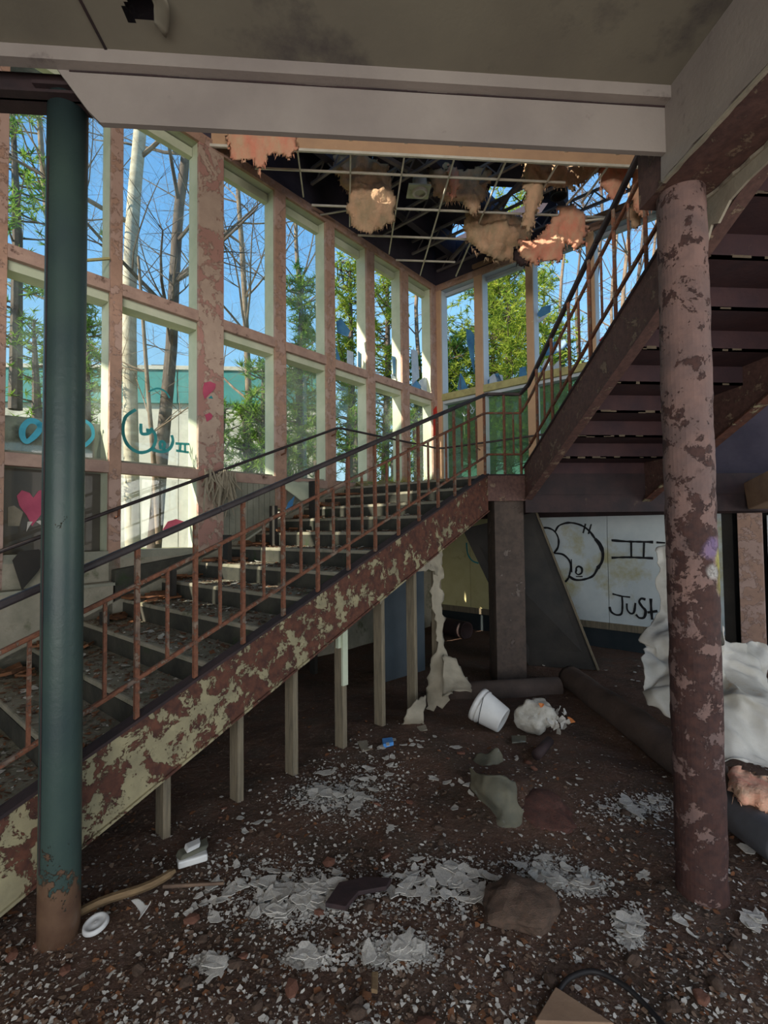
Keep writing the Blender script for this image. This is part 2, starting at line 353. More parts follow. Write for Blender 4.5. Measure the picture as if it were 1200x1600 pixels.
def pillow(name, poly, place, step, thick, mt, parent=None, edge=0.12, seed=0, fray=0, rag=0.3, lump=0.35, lean=0.0):
    """solid ragged slab whose outline lies in a plane: place(u,v) -> 3D point, thickness along the plane normal"""
    xs = [p[0] for p in poly]; ys = [p[1] for p in poly]
    o_ = place(xs[0], ys[0]); nrm = (place(xs[0]+1, ys[0])-o_).cross(place(xs[0], ys[0]+1)-o_).normalized()
    unit = (place(xs[0]+1, ys[0])-o_).length
    nx = int((max(xs)-min(xs))/step)+3; ny = int((max(ys)-min(ys))/step)+3
    def ok(i, j):
        x = min(xs)+(i-0.5)*step; y = min(ys)+(j-0.5)*step
        q = noise.noise((x/step*0.35+seed, y/step*0.35, seed))*step*2*rag*2
        return inside(x+q, y+q*0.7, poly)
    cells = {(i, j) for i in range(nx) for j in range(ny) if ok(i, j)}
    if not cells: return None
    m_ = MB(); vi = {}
    ek = edge/unit
    def vert(i, j, sd):
        k = (i, j, sd)
        if k in vi: return vi[k]
        cnt = sum((a, b_) in cells for a in (i-1, i) for b_ in (j-1, j))
        x = min(xs)+(i-1)*step; y = min(ys)+(j-1)*step
        d = min(1, edist(x, y, poly)/ek) if cnt == 4 else 0.0
        jx = noise.noise((i*0.9, j*0.9, seed+5))*step*0.55
        jy = noise.noise((i*0.9, j*0.9, seed+9))*step*0.55
        p = place(x+jx, y+jy)
        h = thick*math.sqrt(d)*(1+lump*2*noise.noise(p*6+Vector((seed, 0, 0)))) + lump*thick*(1.1*noise.noise(p*15)+.6*noise.noise(p*34))*math.sqrt(d)
        base = nrm*(lean*(y-min(ys))*unit + 0.6*thick*noise.noise(p*3+Vector((0, seed, 0))))
        if cnt < 4 and sd == -1: h = 0; k2 = (i, j, 1); vi[k] = vert(i, j, 1); return vi[k]
        vi[k] = len(m_.v); m_.v.append(tuple(p + base + nrm*(h/2*sd if cnt == 4 else 0))); return vi[k]
    for i, j in sorted(cells):
        f1 = [vert(a, b_, 1) for a, b_ in ((i, j), (i+1, j), (i+1, j+1), (i, j+1))]
        f2 = [vert(a, b_, -1) for a, b_ in ((i, j+1), (i+1, j+1), (i+1, j), (i, j))]
        m_.f.append(tuple(f1))
        if len(set(f2)) > 2 and set(f2) != set(f1): m_.f.append(tuple(f2))
    if fray:
        rim = [(i, j) for i, j in cells if (i, j+1) not in cells or (i-1, j) not in cells or (i+1, j) not in cells]
        for _ in range(fray):
            i, j = random.choice(rim); x = min(xs)+(i-0.5)*step; y = min(ys)+(j-0.5)*step
            p = place(x+random.uniform(-.6, .6)*step, y); L = random.uniform(0.02, 0.09)
            q = p + Vector((random.uniform(-.4, .4), random.uniform(-.3, .3), -1)).normalized()*L
            wv = Vector((random.uniform(.003, .010), random.uniform(-.006, .006), 0)); m_.poly([p-wv, p+wv, q])
    return m_.obj(name, mt, parent, smooth=True)
def ribbon(m_, pts, wd, nrm, closed=False, off=0.003, vary=0.2):
    pts = [Vector(p) for p in pts]; nrm = Vector(nrm).normalized()
    if len(pts) > 2: pts = resample(pts+([pts[0]] if closed else []), len(pts)*7)
    L = []
    for i, p in enumerate(pts):
        d = (pts[min(i+1, len(pts)-1)]-pts[max(i-1, 0)]).normalized(); s_ = d.cross(nrm).normalized()*wd/2*(1+vary*noise.noise(p*14))
        L.append((p+s_+nrm*off, p-s_+nrm*off))
    for i in range(len(L)-1): m_.poly([L[i][0], L[i][1], L[i+1][1], L[i+1][0]])
def flake_mesh(name, mt, r=1.0, n=7, th=0.08, curl=0.25, seed=0):
    rd = random.Random(seed); m_ = MB(); top = []
    for k in range(n):
        g = 2*math.pi*k/n + rd.uniform(-.25, .25); q = r*rd.uniform(.55, 1.1); x, y = q*math.cos(g), q*math.sin(g)*rd.uniform(.6, 1)
        top.append((x, y, curl*abs(x)**1.5*rd.uniform(.4, 1)))
    m_.v = [(0, 0, th)]+[(x, y, z+th) for x, y, z in top]+[(x, y, z) for x, y, z in top]
    for k in range(n):
        j = (k+1) % n; m_.f.append((0, 1+k, 1+j)); m_.f.append((1+k, 1+n+k, 1+n+j, 1+j))
    m_.f.append(tuple(range(2*n, n, -1))); return m_.mesh(name, mt)
def rock_mesh(name, mt, seed=0, flat=0.6, sub=2):
    import bmesh
    bm = bmesh.new(); bmesh.ops.create_icosphere(bm, subdivisions=sub, radius=1)
    for v in bm.verts:
        q = 1+0.45*noise.noise(v.co*1.1+Vector((seed*3.7, 0, 0)))+0.12*noise.noise(v.co*3+Vector((seed, 0, 0))); v.co *= q; v.co.z *= flat
    me = D.meshes.new(name); bm.to_mesh(me); bm.free(); me.materials.append(mt); return me
def put(name, me, loc, scale, rot=(0, 0, 0), parent=None):
    o = D.objects.new(name, me); C.objects.link(o); o.location = loc
    o.scale = scale if isinstance(scale, (tuple, list)) else (scale,)*3; o.rotation_euler = rot
    if parent: par(o, parent)
    return o
# ================================================================== STRUCTURE
# ---- floor
def axis(a, b, fa, fb, f, cst):
    out = []; x = a
    while x < b: out.append(x); x += f if fa <= x < fb else cst
    return out + [b]
xs = axis(-7, 8, -2.2, 3.6, 0.06, 0.5); ys = axis(-6, 9.6, 0.9, 6.0, 0.06, 0.5)
m_ = MB()
for y in ys:
    for x in xs: m_.v.append((x, y, gz(x, y)))
W = len(xs)
for j in range(len(ys)-1):
    for i in range(W-1): m_.f.append((j*W+i, j*W+i+1, (j+1)*W+i+1, (j+1)*W+i))
struct(m_.obj('floor', M['floor'], smooth=True), 'dark brown dirt floor strewn with plaster dust')

# ---- ceiling of the front bay, with its hole and joint
ceil = sempty('ceiling', 'smooth grey plaster ceiling overhead with a torn hole', (0, 1, 3.57))
ZC = 3.57
hole = [tuple(onz(*p, ZC).xy) for p in ((194, -30), (197, 20), (203, 36), (216, 37), (237, 30), (241, 5), (236, -30))]
hole2 = [(-1.02, 1.6), (-0.98, 1.9)]
ja, jb = onz(120, -10, ZC), onz(182, 106, ZC)
m_ = MB(); cx0, cy0, st = -1.6, 0.9, 0.015
x1c, y1c = -0.4, 2.03
nx, ny = round((x1c-cx0)/st), round((y1c-cy0)/st)
jd = (jb-ja); jn = Vector((jd.y, -jd.x, 0)).normalized()
for i in range(nx):
    for j in range(ny):
        x = cx0+(i+.5)*st; y = cy0+(j+.5)*st
        q = noise.noise((x*14, y*14, 0))*0.03
        if inside(x+q, y+q, hole): continue
        a = (cx0+i*st, cy0+j*st)
        m_.poly([(a[0], a[1], ZC), (a[0], a[1]+st, ZC), (a[0]+st, a[1]+st, ZC), (a[0]+st, a[1], ZC)])
for a, b in (((-7, -3.2), (cx0, 2.03)), ((x1c, -3.2), (1.45, 2.03)), ((cx0, -3.2), (x1c, cy0)), ((cx0, cy0+ny*st), (x1c, 2.03))):
    m_.poly([(a[0], a[1], ZC), (a[0], b[1], ZC), (b[0], b[1], ZC), (b[0], a[1], ZC)])
m_.obj('plaster', M['plaster'], ceil)
MB().box((-7, -3.2, 3.68), (4.6, 2.0, 3.80)).obj('floor_slab', M['deck'], ceil)
MB().bar(onz(120, -10, ZC-.002), onz(178, 101, ZC-.002), 0.010, 0.004).obj('joint', M['darksteel'], ceil)
o = sheet('peeling_flap', [[onz(236, -20, ZC-.002), onz(243, 8, ZC-.004), onz(240, 34, ZC-.01)], [onz(246, -20, ZC-.012), onz(262, 10, ZC-.03), onz(262, 58, ZC-.012)]], M['plaster'], ceil, 8, 6, 0.004, 12, 0.003, 0.01)
# ---- beams
t1 = sempty('trim_1', 'grey plastered beam across the top of the view', (0.2, 2.1, 3.31))
zb, zt = 3.305, 3.575
MB().prism([(-1.19, 2.0, zt), (1.46, 2.0, zt), (1.46, 2.0, zb), (-0.98, 2.0, zb), (-1.03, 2.0, zb+.05)], (0, 0.025, 0)).obj('beam_casing', M['beam'], t1)
MB().box((-7, 1.955, 3.515), (1.46, 2.0, 3.57)).obj('cove_strip', M['beam'], t1)
zq = onY(60, 180, 2.15).z
m_ = MB().box((-7, 2.03, zq), (1.42, 2.15, zq+.012)); m_.box((-7, 2.07, zq), (1.42, 2.08, 3.56))
m_.obj('steel_beam', M['darksteel'], t1)
m_ = MB()
for i in range(60):
    x = -1.1+i*0.043; wv = 0.006+0.006*noise.noise((x*4, 0, 0)); m_.box((x, 1.996, 3.508), (x+.043, 1.999, 3.508+max(.001, wv)))
m_.obj('crack', M['darksteel'], t1)
t2 = sempty('trim_2', 'peeling grey and pink beam at the upper right', (1.58, 1.2, 3.2))
xl, xr, zlo = 1.43, 1.72, 3.19
MB().box((xl+.02, -3.2, zlo+.01), (xr-.01, 2.235, 3.66)).obj('steel_beam', M['stringer2'], t2)
# plaster skin on the beam's side face and along the soffit edge, ragged lower edge
pts = [(-3.2, 3.6), (2.02, 3.6), (2.04, 3.20)]
yy = 2.04
while yy > -3.0: pts.append((yy, 3.205 + 0.02*noise.noise((yy*9, 0, 0)))); yy -= 0.05
pts.append((-3.2, 3.2))
MB().prism([(xl, y, z) for y, z in pts], (0.018, 0, 0)).obj('plaster_skin', M['beam'], t2)
pts = [(xl, 2.03)]; yy = 2.03
while yy > -3.0: pts.append((xl+.0+0.012+0.02*abs(noise.noise((yy*13, 4, 0)))+0.045*max(0, noise.noise((yy*2.5, 9, 0))), yy)); yy -= 0.04
pts.append((xl, -3.2))
MB().prism([(x, y, zlo-.004) for x, y in pts], (0, 0, 0.013)).obj('plaster_edge', M['torn'], t2)
pts = [(xr, 2.20)]; yy = 2.20
while yy > 1.4: pts.append((xr-.004-0.05*abs(noise.noise((yy*11, 4, 0))), yy)); yy -= 0.03
pts.append((xr, 1.4))
m_ = MB().prism([(x, y, zlo-.006) for x, y in pts], (0, 0, 0.015))
m_.prism([(xr+.002, 2.24, 3.19), (xr+.002, 1.5, 3.19), (xr+.002, 1.5, 3.14), (xr+.002, 1.9, 3.12), (xr+.002, 2.0, 3.10), (xr+.002, 2.07, 3.04), (xr+.002, 2.11, 3.06), (xr+.002, 2.16, 2.97), (xr+.002, 2.2, 2.99), (xr+.002, 2.24, 2.93)], (0.012, 0, 0))
m_.obj('plaster_edge', M['torn'], t2)

# ---- far fascia beam above the stair well (cream)
t3 = sempty('trim_3', 'cream painted fascia beam hung with ceiling clips', (1, 5.35, 5.8))
MB().box((-1.45, 5.30, 5.84), (4.4, 5.325, 6.22)).obj('fascia', M['cream'], t3)
m_ = MB().box((-1.45, 5.275, 5.815), (4.4, 5.30, 5.845)); m_.box((-1.45, 5.28, 6.05), (4.4, 5.30, 6.075)); m_.obj('edge_strip', M['tgrid'], t3)
m_ = MB()
for i in range(7):
    x = -.55+i*.62; m_.box((x, 5.265, 5.97), (x+.035, 5.30, 6.07))
m_.obj('clip', M['tgrid'], t3)
MB().box((-7, 2.3, 6.22), (4.6, 5.42, 6.34)).obj('upper_ceiling', M['deck'], t3)

# ---- window wall on the left
WZ1, WZ0 = 5.91, 5.80
wl = sempty('wall_left', 'tall slanting row of pink and cream window frames', P(3, -4.8, 1.0))
ML = [(-1.65, -1.49), (-0.80, -0.64), (0.80, 0.963), (1.726, 1.832), (2.589, 2.884), (3.576, 3.741), (4.413, 4.579), (5.230, 5.401), (6.053, 6.239), (6.89, 7.09)]
CI, CM, CO = -4.75, -4.79, -4.97
for k, (a, b) in enumerate(ML):
    z0 = 0.85 if k < 5 else 1.9
    wide = k == 4
    f = MB().tcbox(a, b, CM, CI, z0, WZ0).obj('mullion', M['pinkwide'] if wide else M['pink'], wl, bevel=0.004)
    j = MB().tcbox(a+.004, b-.004, CO, CM, z0, WZ1).obj('jamb', M['jamb'], wl)
m_ = MB().tcbox(-1.65, 7.05, CM, CI, WZ0, WZ1); m_.obj('header', M['pink'], wl, bevel=0.004)
MB().tcbox(-1.65, 7.05, CO-.05, CM, WZ0+.01, 6.0).obj('header_soffit', M['jamb'], wl)
MB().tcbox(-1.65, 7.05, -4.82, -4.76, WZ1, 6.9).obj('upper_wall', M['deck'], wl)
MB().tcbox(-1.65, 7.3, -6.2, -4.76, 6.86, 6.96).obj('roof_eave', M['jamb'], wl)
MB().tcbox(-1.65, 7.05, -5.0, CI, -0.1, 0.86).obj('base_wall', M['concrete'], wl)
MB().tcbox(-1.65, 2.6, -4.93, CI, 0.85, 1.40).obj('base_wall', M['concrete'], wl)
MB().tcbox(2.88, 7.05, -4.93, CI-.01, 0.85, 1.40).obj('base_wall', M['concrete'], wl)
MB().tcbox(-1.65, 1.73, CI, -4.63, 0, 1.16, None, 1.20).obj('ledge_wall', M['concrete'], wl, bevel=0.01)
MB().tcbox(-1.65, 1.73, CI, -4.60, 1.17, 1.195, None, None).obj('ledge', M['apron'], wl)
MB().tcbox(1.75, 2.95, CI, -4.66, 0.5, 1.30, None, 1.47).obj('ledge_wall', M['riser'], wl, bevel=0.01)
wn = 0
def shard(win, pts, mt, off=0.0):
    MB().prism(pts, NV*0.004 if off == 0 else MV*0.004).obj('glass_shard', mt, win)
bays = list(zip(ML[:-1], ML[1:]))
for k, ((a0, a), (b, b1)) in enumerate(bays):
    wn += 1
    win = sempty('window_%d' % wn, ['leftmost window bay, mostly outside the picture', 'left window bay beside it', 'window bay behind the green column with a blue tag',
        'window bay with teal scribble left of the wide pink post', 'window bay just right of the wide pink post', 'second window bay right of the wide pink post',
        'window bay with dark scribble at its top', 'window bay third from the far corner on the left', 'last left window bay before the far corner'][k], P((a+b)/2, -4.8, 2.3))
    MB().tcbox(a, b, -4.82, CI, 3.85, 3.965).obj('transom', M['sill'], win, bevel=0.004)
    MB().tcbox(a, b, CO, -4.80, 3.77, 3.862).obj('transom_frame', M['jamb'], win)
    MB().tcbox(a, b, -4.83, CI, 2.18, 2.285).obj('sill', M['sill'], win, bevel=0.004)
    MB().tcbox(a, b, CO, -4.90, WZ0-.10, WZ0).obj('top_frame', M['jamb'], win)
    MB().tcbox(a, b, CO, -4.82, 2.285, 2.31).obj('sill_ledge', M['apron'], win)
    g = -4.955
    if k < 6: MB().tcbox(a, b, g-.006, g, 3.965, 5.71).obj('pane', M['glass'], win)
    MB().tcbox(a, b, g-.006, g, 2.30, 3.77).obj('pane', M['glass'] if k != 5 else M['glassdust'], win)
    if k <= 3:
        MB().tcbox(a, b, g-.006, g, 1.47, 2.18).obj('pane', M['glassgrey'] if k < 3 else M['glass'], win)
        MB().tcbox(a, b, -4.93, CI, 1.40, 1.47).obj('bottom_rail', M['apron'], win)
    else:
        n_ = 9
        for i in range(n_):
            u0 = a+(b-a)*i/n_; MB().tcbox(u0+.003, u0+(b-a)/n_-.003, -4.80-.004*(i % 2), -4.765, 1.38, 2.18).obj('apron_board', M['apron'], win)
    if k == 2:
        # boards seen behind the panes
        MB().tcbox(a-.02, b+.02, -5.04, -5.0, 1.3, 2.62, None, 2.66).obj('backing_board', M['apron'], win)
        m_ = MB(); q = lambda x, y: onN(x, y, g+.004)
        ribbon(m_, [q(*p) for p in ((64, 668), (58, 660), (46, 658), (36, 668), (35, 682), (42, 690), (55, 680), (64, 668))], 0.045, NV)
        ribbon(m_, [q(*p) for p in ((64, 672), (60, 664), (63, 662), (67, 668))], 0.03, NV)
        ribbon(m_, [q(*p) for p in ((80, 658), (76, 668), (78, 690), (92, 697))], 0.03, NV)
        ribbon(m_, [q(*p) for p in ((128, 655), (142, 665), (145, 682), (134, 695), (128, 697))], 0.03, NV)
        m_.obj('spray_tag', M['spraycyan'], win)
        m_ = MB(); hp = [(50, 822), (42, 806), (30, 790), (26, 775), (34, 766), (46, 770), (52, 778), (60, 767), (70, 764), (78, 774), (76, 788), (64, 804)]
        m_.prism([q(*p) for p in hp], NV*0.003); m_.obj('painted_heart', M['spraypink'], win)
        m_ = MB(); m_.prism([q(*p) for p in ((12, 822), (12, 792), (22, 790), (36, 800), (30, 822))], NV*0.003); m_.obj('rubble_view', M['torn'], win)
        m_ = MB(); m_.prism([onN(*p, g+.006) for p in ((46, 822), (41, 831), (43, 815), (51, 815))], NV*.003); m_.prism([onN(*p, g+.006) for p in ((56, 815), (66, 822), (66, 815), (62, 813))], NV*.003); m_.obj('paper_scrap', M['chip'], win)
        MB().prism([onN(*p, -4.7) for p in ((19, 876), (30, 862), (60, 858), (72, 868), (60, 892), (34, 922))], NV*.006).obj('hanging_card', M['wooddark'], win)
        MB().bar(onN(120, 408, -4.9), onN(172, 404, -4.74), 0.02).obj('loose_bar', M['sillolive'], win)
    if k == 3:
        q = lambda x, y: onN(x, y, g+.004); m_ = MB()
        ribbon(m_, [q(*p) for p in ((212, 640), (196, 652), (192, 675), (200, 696), (218, 707), (236, 702), (243, 688), (240, 675), (228, 672))], 0.032, NV)
        ribbon(m_, [q(*p) for p in ((220, 662), (221, 677), (232, 677), (238, 669))], 0.032, NV)
        ribbon(m_, [q(*p) for p in ((236, 702), (252, 706), (264, 702), (270, 690), (268, 680))], 0.032, NV)
        ribbon(m_, [q(*p) for p in ((251, 702), (250, 692), (254, 690), (257, 694), (255, 702), (259, 701))], 0.03, NV)
        for s_ in (((274, 693), (296, 694)), ((275, 704), (295, 707)), ((282, 693), (281, 706)), ((289, 694), (289, 707))): ribbon(m_, [q(*p) for p in s_], 0.025, NV)
        ribbon(m_, [q(*p) for p in ((232, 612), (246, 607), (258, 612), (265, 622))], 0.018, NV)
        m_.obj('spray_tag', M['sprayteal'], win)
        m_ = MB(); m_.prism([q(*p) for p in ((254, 828), (262, 815), (275, 811), (288, 815), (286, 826), (272, 832))], NV*.003); m_.obj('spray_patch', M['spraypink'], win)
    if k == 6:
        q = lambda x, y: onN(x, y, g+.004); m_ = MB()
        for s_ in (((527, 415), (529, 440), (533, 418), (536, 445)), ((533, 412), (534, 436)), ((538, 425), (536, 440), (541, 446), (545, 430)), ((540, 428), (548, 424), (554, 436), (552, 450)), ((526, 428), (545, 436)), ((530, 422), (556, 440))):
            ribbon(m_, [q(*p) for p in s_], 0.012, NV)
        m_.obj('scribble', M['spray'], win)
        for ps, mt in ((((525, 503), (533, 498), (547, 517), (543, 526), (527, 520)), 'glassblue'), (((525, 540), (531, 560), (531, 567), (525, 565)), 'glassblue'), (((559, 548), (563, 552), (567, 547), (571, 536), (576, 533), (576, 580), (559, 573)), 'glassblue'), (((542, 547), (552, 550), (552, 572), (542, 567)), 'glasswhite')):
            shard(win, [onN(x, y, -4.90) for x, y in ps], M[mt])
    if k == 7:
        for ps, mt in ((((612, 556), (625, 560), (624, 592), (614, 587)), 'glassblue'), (((611, 585), (618, 583), (620, 592), (612, 592)), 'glasswhite'), (((626, 592), (629, 575), (630, 598)), 'glasswhite')):
            shard(win, [onN(x, y, -4.90) for x, y in ps], M[mt])
    if k == 8:
        for ps, mt in ((((642, 546), (652, 548), (655, 590), (644, 602)), 'glasswhite'), (((644, 600), (650, 594), (658, 603), (656, 610), (643, 608)), 'glassblue'), (((654, 596), (662, 590), (667, 591), (671, 598), (671, 614), (660, 611)), 'glasswhite'), (((672, 592), (677, 594), (678, 616), (672, 615)), 'glassblue')):
            shard(win, [onN(x, y, -4.88) for x, y in ps], M[mt])
# paint marks on the wide post
m_ = MB(); q = lambda x, y: onN(x, y, CI+.003)
m_.prism([q(*p) for p in ((317, 605), (319, 598), (328, 596), (337, 600), (336, 607), (326, 617), (320, 624), (317, 615))], NV*.003)
m_.prism([q(*p) for p in ((320, 648), (328, 645), (332, 649), (330, 655), (323, 659))], NV*.003)
m_.obj('spray_blob', M['spraypink'], wl)
m_ = MB(); m_.prism([q(*p) for p in ((325, 622), (330, 618), (333, 623))], NV*.003); m_.obj('spray_dot', M['sprayteal'], wl)
m_ = MB(); m_.prism([onN(*p, CI+.006) for p in ((677, 640), (682, 634), (684, 660), (683, 678), (677, 682))], NV*.003); m_.obj('red_mark', M['red'], wl)

# ---- back window wall above the landing
T = 7.03
wb = sempty('wall_back', 'row of cream window frames above the stair landing', P(T, -2.5, 2.2))
MR = [(-4.76, -4.66), (-3.997, -3.855), (-3.10, -2.987), (-2.195, -2.089), (-1.30, -1.19)]
mcb = MB().tcbox(T, T+.2, -1.19, 2.6, 2.0, 5.9)
mcb.obj('solid_panel', M['deck'], wb)
def mcbox(c0, c1, t0, t1_, z0, z1): return MB().tcbox(t0, t1_, c0, c1, z0, z1)
for a, b in MR:
    mcbox(a, b, T, T+.04, 2.0, WZ0).obj('mullion', M['cream'], wb, bevel=0.004)
    mcbox(a+.004, b-.004, T+.04, T+.22, 2.0, WZ1).obj('jamb', M['jambblue'], wb)
mcbox(-4.78, 1.55, T, T+.04, WZ0, WZ1).obj('header', M['pink'], wb, bevel=0.004)
mcbox(-4.78, 1.55, T+.04, T+.26, WZ0+.01, 6.0).obj('header_soffit', M['jambblue'], wb)
mcbox(-4.78, -2.6, T+.02, T+.08, WZ1, 6.62).obj('upper_wall', M['deck'], wb)
for k, ((a0, a), (b, b1)) in enumerate(zip(MR[:-1], MR[1:])):
    wn += 1
    win = sempty('window_%d' % wn, ['first back window bay right of the far corner', 'second back window bay from the far corner', 'third back window bay behind the upper rail', 'fourth back window bay at the upper flight', 'fifth back window bay behind the upper flight', 'sixth back window bay hidden by the stairs', 'seventh back window bay at the far right'][k], P(T, (a+b)/2, 2.3))
    mcbox(a, b, T, T+.07, 3.85, 3.965).obj('transom', M['sillolive'], win, bevel=0.004)
    mcbox(a, b, T+.05, T+.22, 3.80, 3.862).obj('transom_frame', M['jambblue'], win)
    mcbox(a, b, T, T+.10, 2.19, 2.30).obj('sill', M['sillolive'], win, bevel=0.004)
    mcbox(a, b, T+.16, T+.22, WZ0-.06, WZ0).obj('top_frame', M['jambblue'], win)
    if k < 3: mcbox(a, b, T+.19, T+.196, 2.30, 3.80).obj('pane', M['glassgreen'], win)
    else: mcbox(a, b, T+.19, T+.196, 2.30, 3.80).obj('pane', M['glass'], win)
    q = lambda x, y: onM(x, y, T+.17)
    L = []
    if k == 0: L = [(((686, 602), (697, 585), (694, 600), (688, 608)), 'glassblue'), (((686, 604), (699, 612), (695, 618), (687, 617)), 'glasswhite'), (((714, 608), (719, 582), (724, 590), (731, 608), (722, 611)), 'glassblue'), (((716, 610), (718, 590), (720, 588), (721, 610)), 'glasswhite'), (((728, 514), (736, 516), (741, 524), (741, 585), (735, 560), (729, 530)), 'glassblue')]
    if k == 1: L = [(((756, 598), (765, 592), (764, 600)), 'glassblue'), (((764, 590), (771, 584), (785, 586), (786, 596), (762, 600)), 'glasswhite'), (((773, 584), (779, 583), (784, 596), (777, 597)), 'glassblue'), (((812, 575), (822, 572), (823, 590), (810, 592)), 'glassblue')]
    if k == 2: L = [(((838, 492), (846, 480), (861, 476), (860, 488), (844, 496)), 'glassblue'), (((838, 500), (848, 494), (858, 491), (843, 504)), 'glasswhite'), (((852, 556), (858, 536), (882, 530), (888, 540), (868, 553)), 'glassblue'), (((838, 590), (852, 560), (862, 575), (876, 560), (876, 574)), 'glasswhite'), (((840, 592), (846, 574), (856, 582)), 'glassblue')]
    if k == 3: L = [(((932, 566), (940, 556), (948, 560)), 'glasswhite'), (((936, 532), (941, 526), (945, 531), (940, 536)), 'red')]
    for ps, mt in L: shard(win, [q(x, y) for x, y in ps], M[mt], 1)
    if k == 0:
        m_ = MB()
        for s_ in (((722, 645), (726, 650), (731, 646), (737, 640), (740, 636)), ((733, 640), (738, 646), (742, 638)), ((735, 632), (741, 642))): ribbon(m_, [onM(*p, T+.183) for p in s_], 0.015, -MV)
        m_.obj('scribble', M['glasswhite'], win)

# ---- lower back wall: graffiti panels under the landing
wp = sempty('wall_far', 'low wall of pale panels with black graffiti beneath the landing', P(6.95, -2.5, 0))
cs = [-4.75, -4.1, -3.45, -2.95, -1.98, -0.98, -0.70]
for i in range(len(cs)-1):
    MB().tcbox(6.95, 6.97, cs[i]+.004, cs[i+1]-.004, 0.34, 1.79).obj('panel', M['panely'] if i < 2 else M['panel'], wp)
    MB().tcbox(6.93, 6.97, cs[i]+.002, cs[i+1]-.002, 0.26, 0.35).obj('skirting_board', M['wood'], wp)
MB().tcbox(6.96, 7.06, -4.8, 3.0, -.1, 0.27).obj('base', M['navy'], wp)
MB().tcbox(6.90, 7.06, -4.8, 3.0, 1.78, 2.0).obj('edge_beam', M['darksteel'], wp)
MB().tcbox(6.98, 7.06, -4.8, -0.6, 0.2, 1.9).obj('backing', M['wooddark'], wp)
MB().tcbox(7.3, 7.36, -0.8, 3.0, 0.0, 2.0).obj('backing', M['wooddark'], wp)
MB().tcbox(6.86, 6.97, -0.545, -0.32, 0, 1.78).obj('post', M['pink'], wp, bevel=0.005)
MB().tcbox(6.95, 6.97, -0.28, 2.0, 0.2, 1.75).obj('panel', M['panel'], wp)
m_ = MB(); q = lambda x, y: onM(x, y, 6.948)
def zp(x, y): return (750+x*0.375, 750+y*0.375)     # from the close-up view of this wall
for s_, wd in ((((255, 200), (285, 200), (312, 215), (327, 245), (325, 280), (308, 305)), .026), (((314, 215), (330, 190), (372, 178), (420, 188), (455, 212), (480, 245)), .026),
    (((480, 245), (500, 270), (512, 305), (508, 340), (490, 368)), .045), (((490, 368), (470, 400), (430, 415), (395, 415), (368, 398)), .03), (((308, 305), (345, 310), (372, 335), (378, 365), (370, 405), (355, 425)), .024),
    (((381, 330), (383, 385)), .014), (((402, 375), (400, 386), (410, 394), (424, 386), (424, 368), (412, 360), (402, 366), (402, 378)), .026), (((400, 402), (428, 402)), .016), (((440, 182), (430, 222)), .02), (((464, 184), (452, 225)), .02),
    (((548, 251), (610, 256), (700, 258), (722, 259)), .028), (((735, 260), (772, 262)), .028), (((548, 324), (620, 322), (722, 326)), .030), (((748, 328), (788, 328)), .026), (((630, 258), (631, 324)), .024), (((684, 258), (682, 322)), .030),
    (((552, 474), (590, 484), (626, 488)), .022), (((592, 486), (594, 520), (590, 556), (570, 562), (548, 550), (540, 528)), .026), (((612, 514), (614, 540), (628, 556), (642, 550), (648, 512)), .024),
    (((690, 498), (672, 494), (664, 508), (676, 528), (690, 545), (684, 572), (664, 574), (650, 560)), .030), (((712, 494), (714, 545), (718, 582)), .030), (((698, 552), (740, 546)), .030)):
    ribbon(m_, [q(*zp(*p)) for p in s_], wd, -MV, vary=0.5)
m_.obj('graffiti', M['spray'], wp)
m_ = MB(); ribbon(m_, [onM(*p, 6.946) for p in ((729, 848), (731, 865), (738, 876), (748, 880))], .025, -MV); m_.obj('graffiti', M['sprayteal'], wp)

# ---- roof over the stair well: deck panels with gaps, joists, ceiling grid
rf = sempty('roof', 'dark roof deck with broken openings above the stair well', (1.5, 6.5, 6.6))
ZR = 6.62
holes = [((722, 352), (742, 374), (702, 402), (690, 384)), ((785, 300), (812, 294), (838, 300), (835, 345), (792, 345)), ((835, 320), (860, 300), (882, 335), (846, 375), (830, 350)),
         ((878, 300), (930, 255), (985, 268), (1010, 330), (880, 350)), ((1000, 240), (1030, 240), (1030, 262), (1000, 256)), ((775, 288), (795, 284), (800, 300), (780, 304))]
for i in range(22):
    for j in range(16):
        x = -2.4+i*.35; y = 5.3+j*.3; a_ = proj((x+.175, y+.15, ZR))
        t_, c_ = (x+y)*S, (x-y)*S
        if c_ < -5.0 or t_ > 7.45: continue
        if any(inside(a_[0], a_[1], h) for h in holes): continue
        dz = 0.01*noise.noise((x*3, y*3, 0))
        MB().box((x, y, ZR+dz), (x+.347, y+.297, ZR+.03+dz)).obj('deck_panel', M['deck'], rf)
for k in range(5):
    c_ = -4.35+k*0.95
    t0 = 3.2+0.0; t0 = 5.42/S + c_ if (5.42/S + c_) > 0 else 0
    t1_ = 6.98
    if t1_-t0 < .3: continue
    MB().tcbox(t0, t1_, c_-.05, c_+.05, 6.25, 6.60).obj('joist', M['deck'], rf)
for k in range(6):
    t_ = 3.4+k*.72; c1_ = t_-5.42/S
    for dz in (0, .20):
        MB().tcbox(t_-.018, t_+.018, -4.70, min(c1_, 1.0), 6.12+dz, 6.15+dz).obj('cross_bar', M['joist'], rf)
    m_ = MB(); c_ = -4.6
    while c_ < min(c1_, 1.0)-.3:
        m_.bar(P(t_, c_, 6.14), P(t_, c_+.15, 6.33), .016); m_.bar(P(t_, c_+.15, 6.33), P(t_, c_+.3, 6.14), .016); c_ += .3
    m_.obj('bar_web', M['joist'], rf)
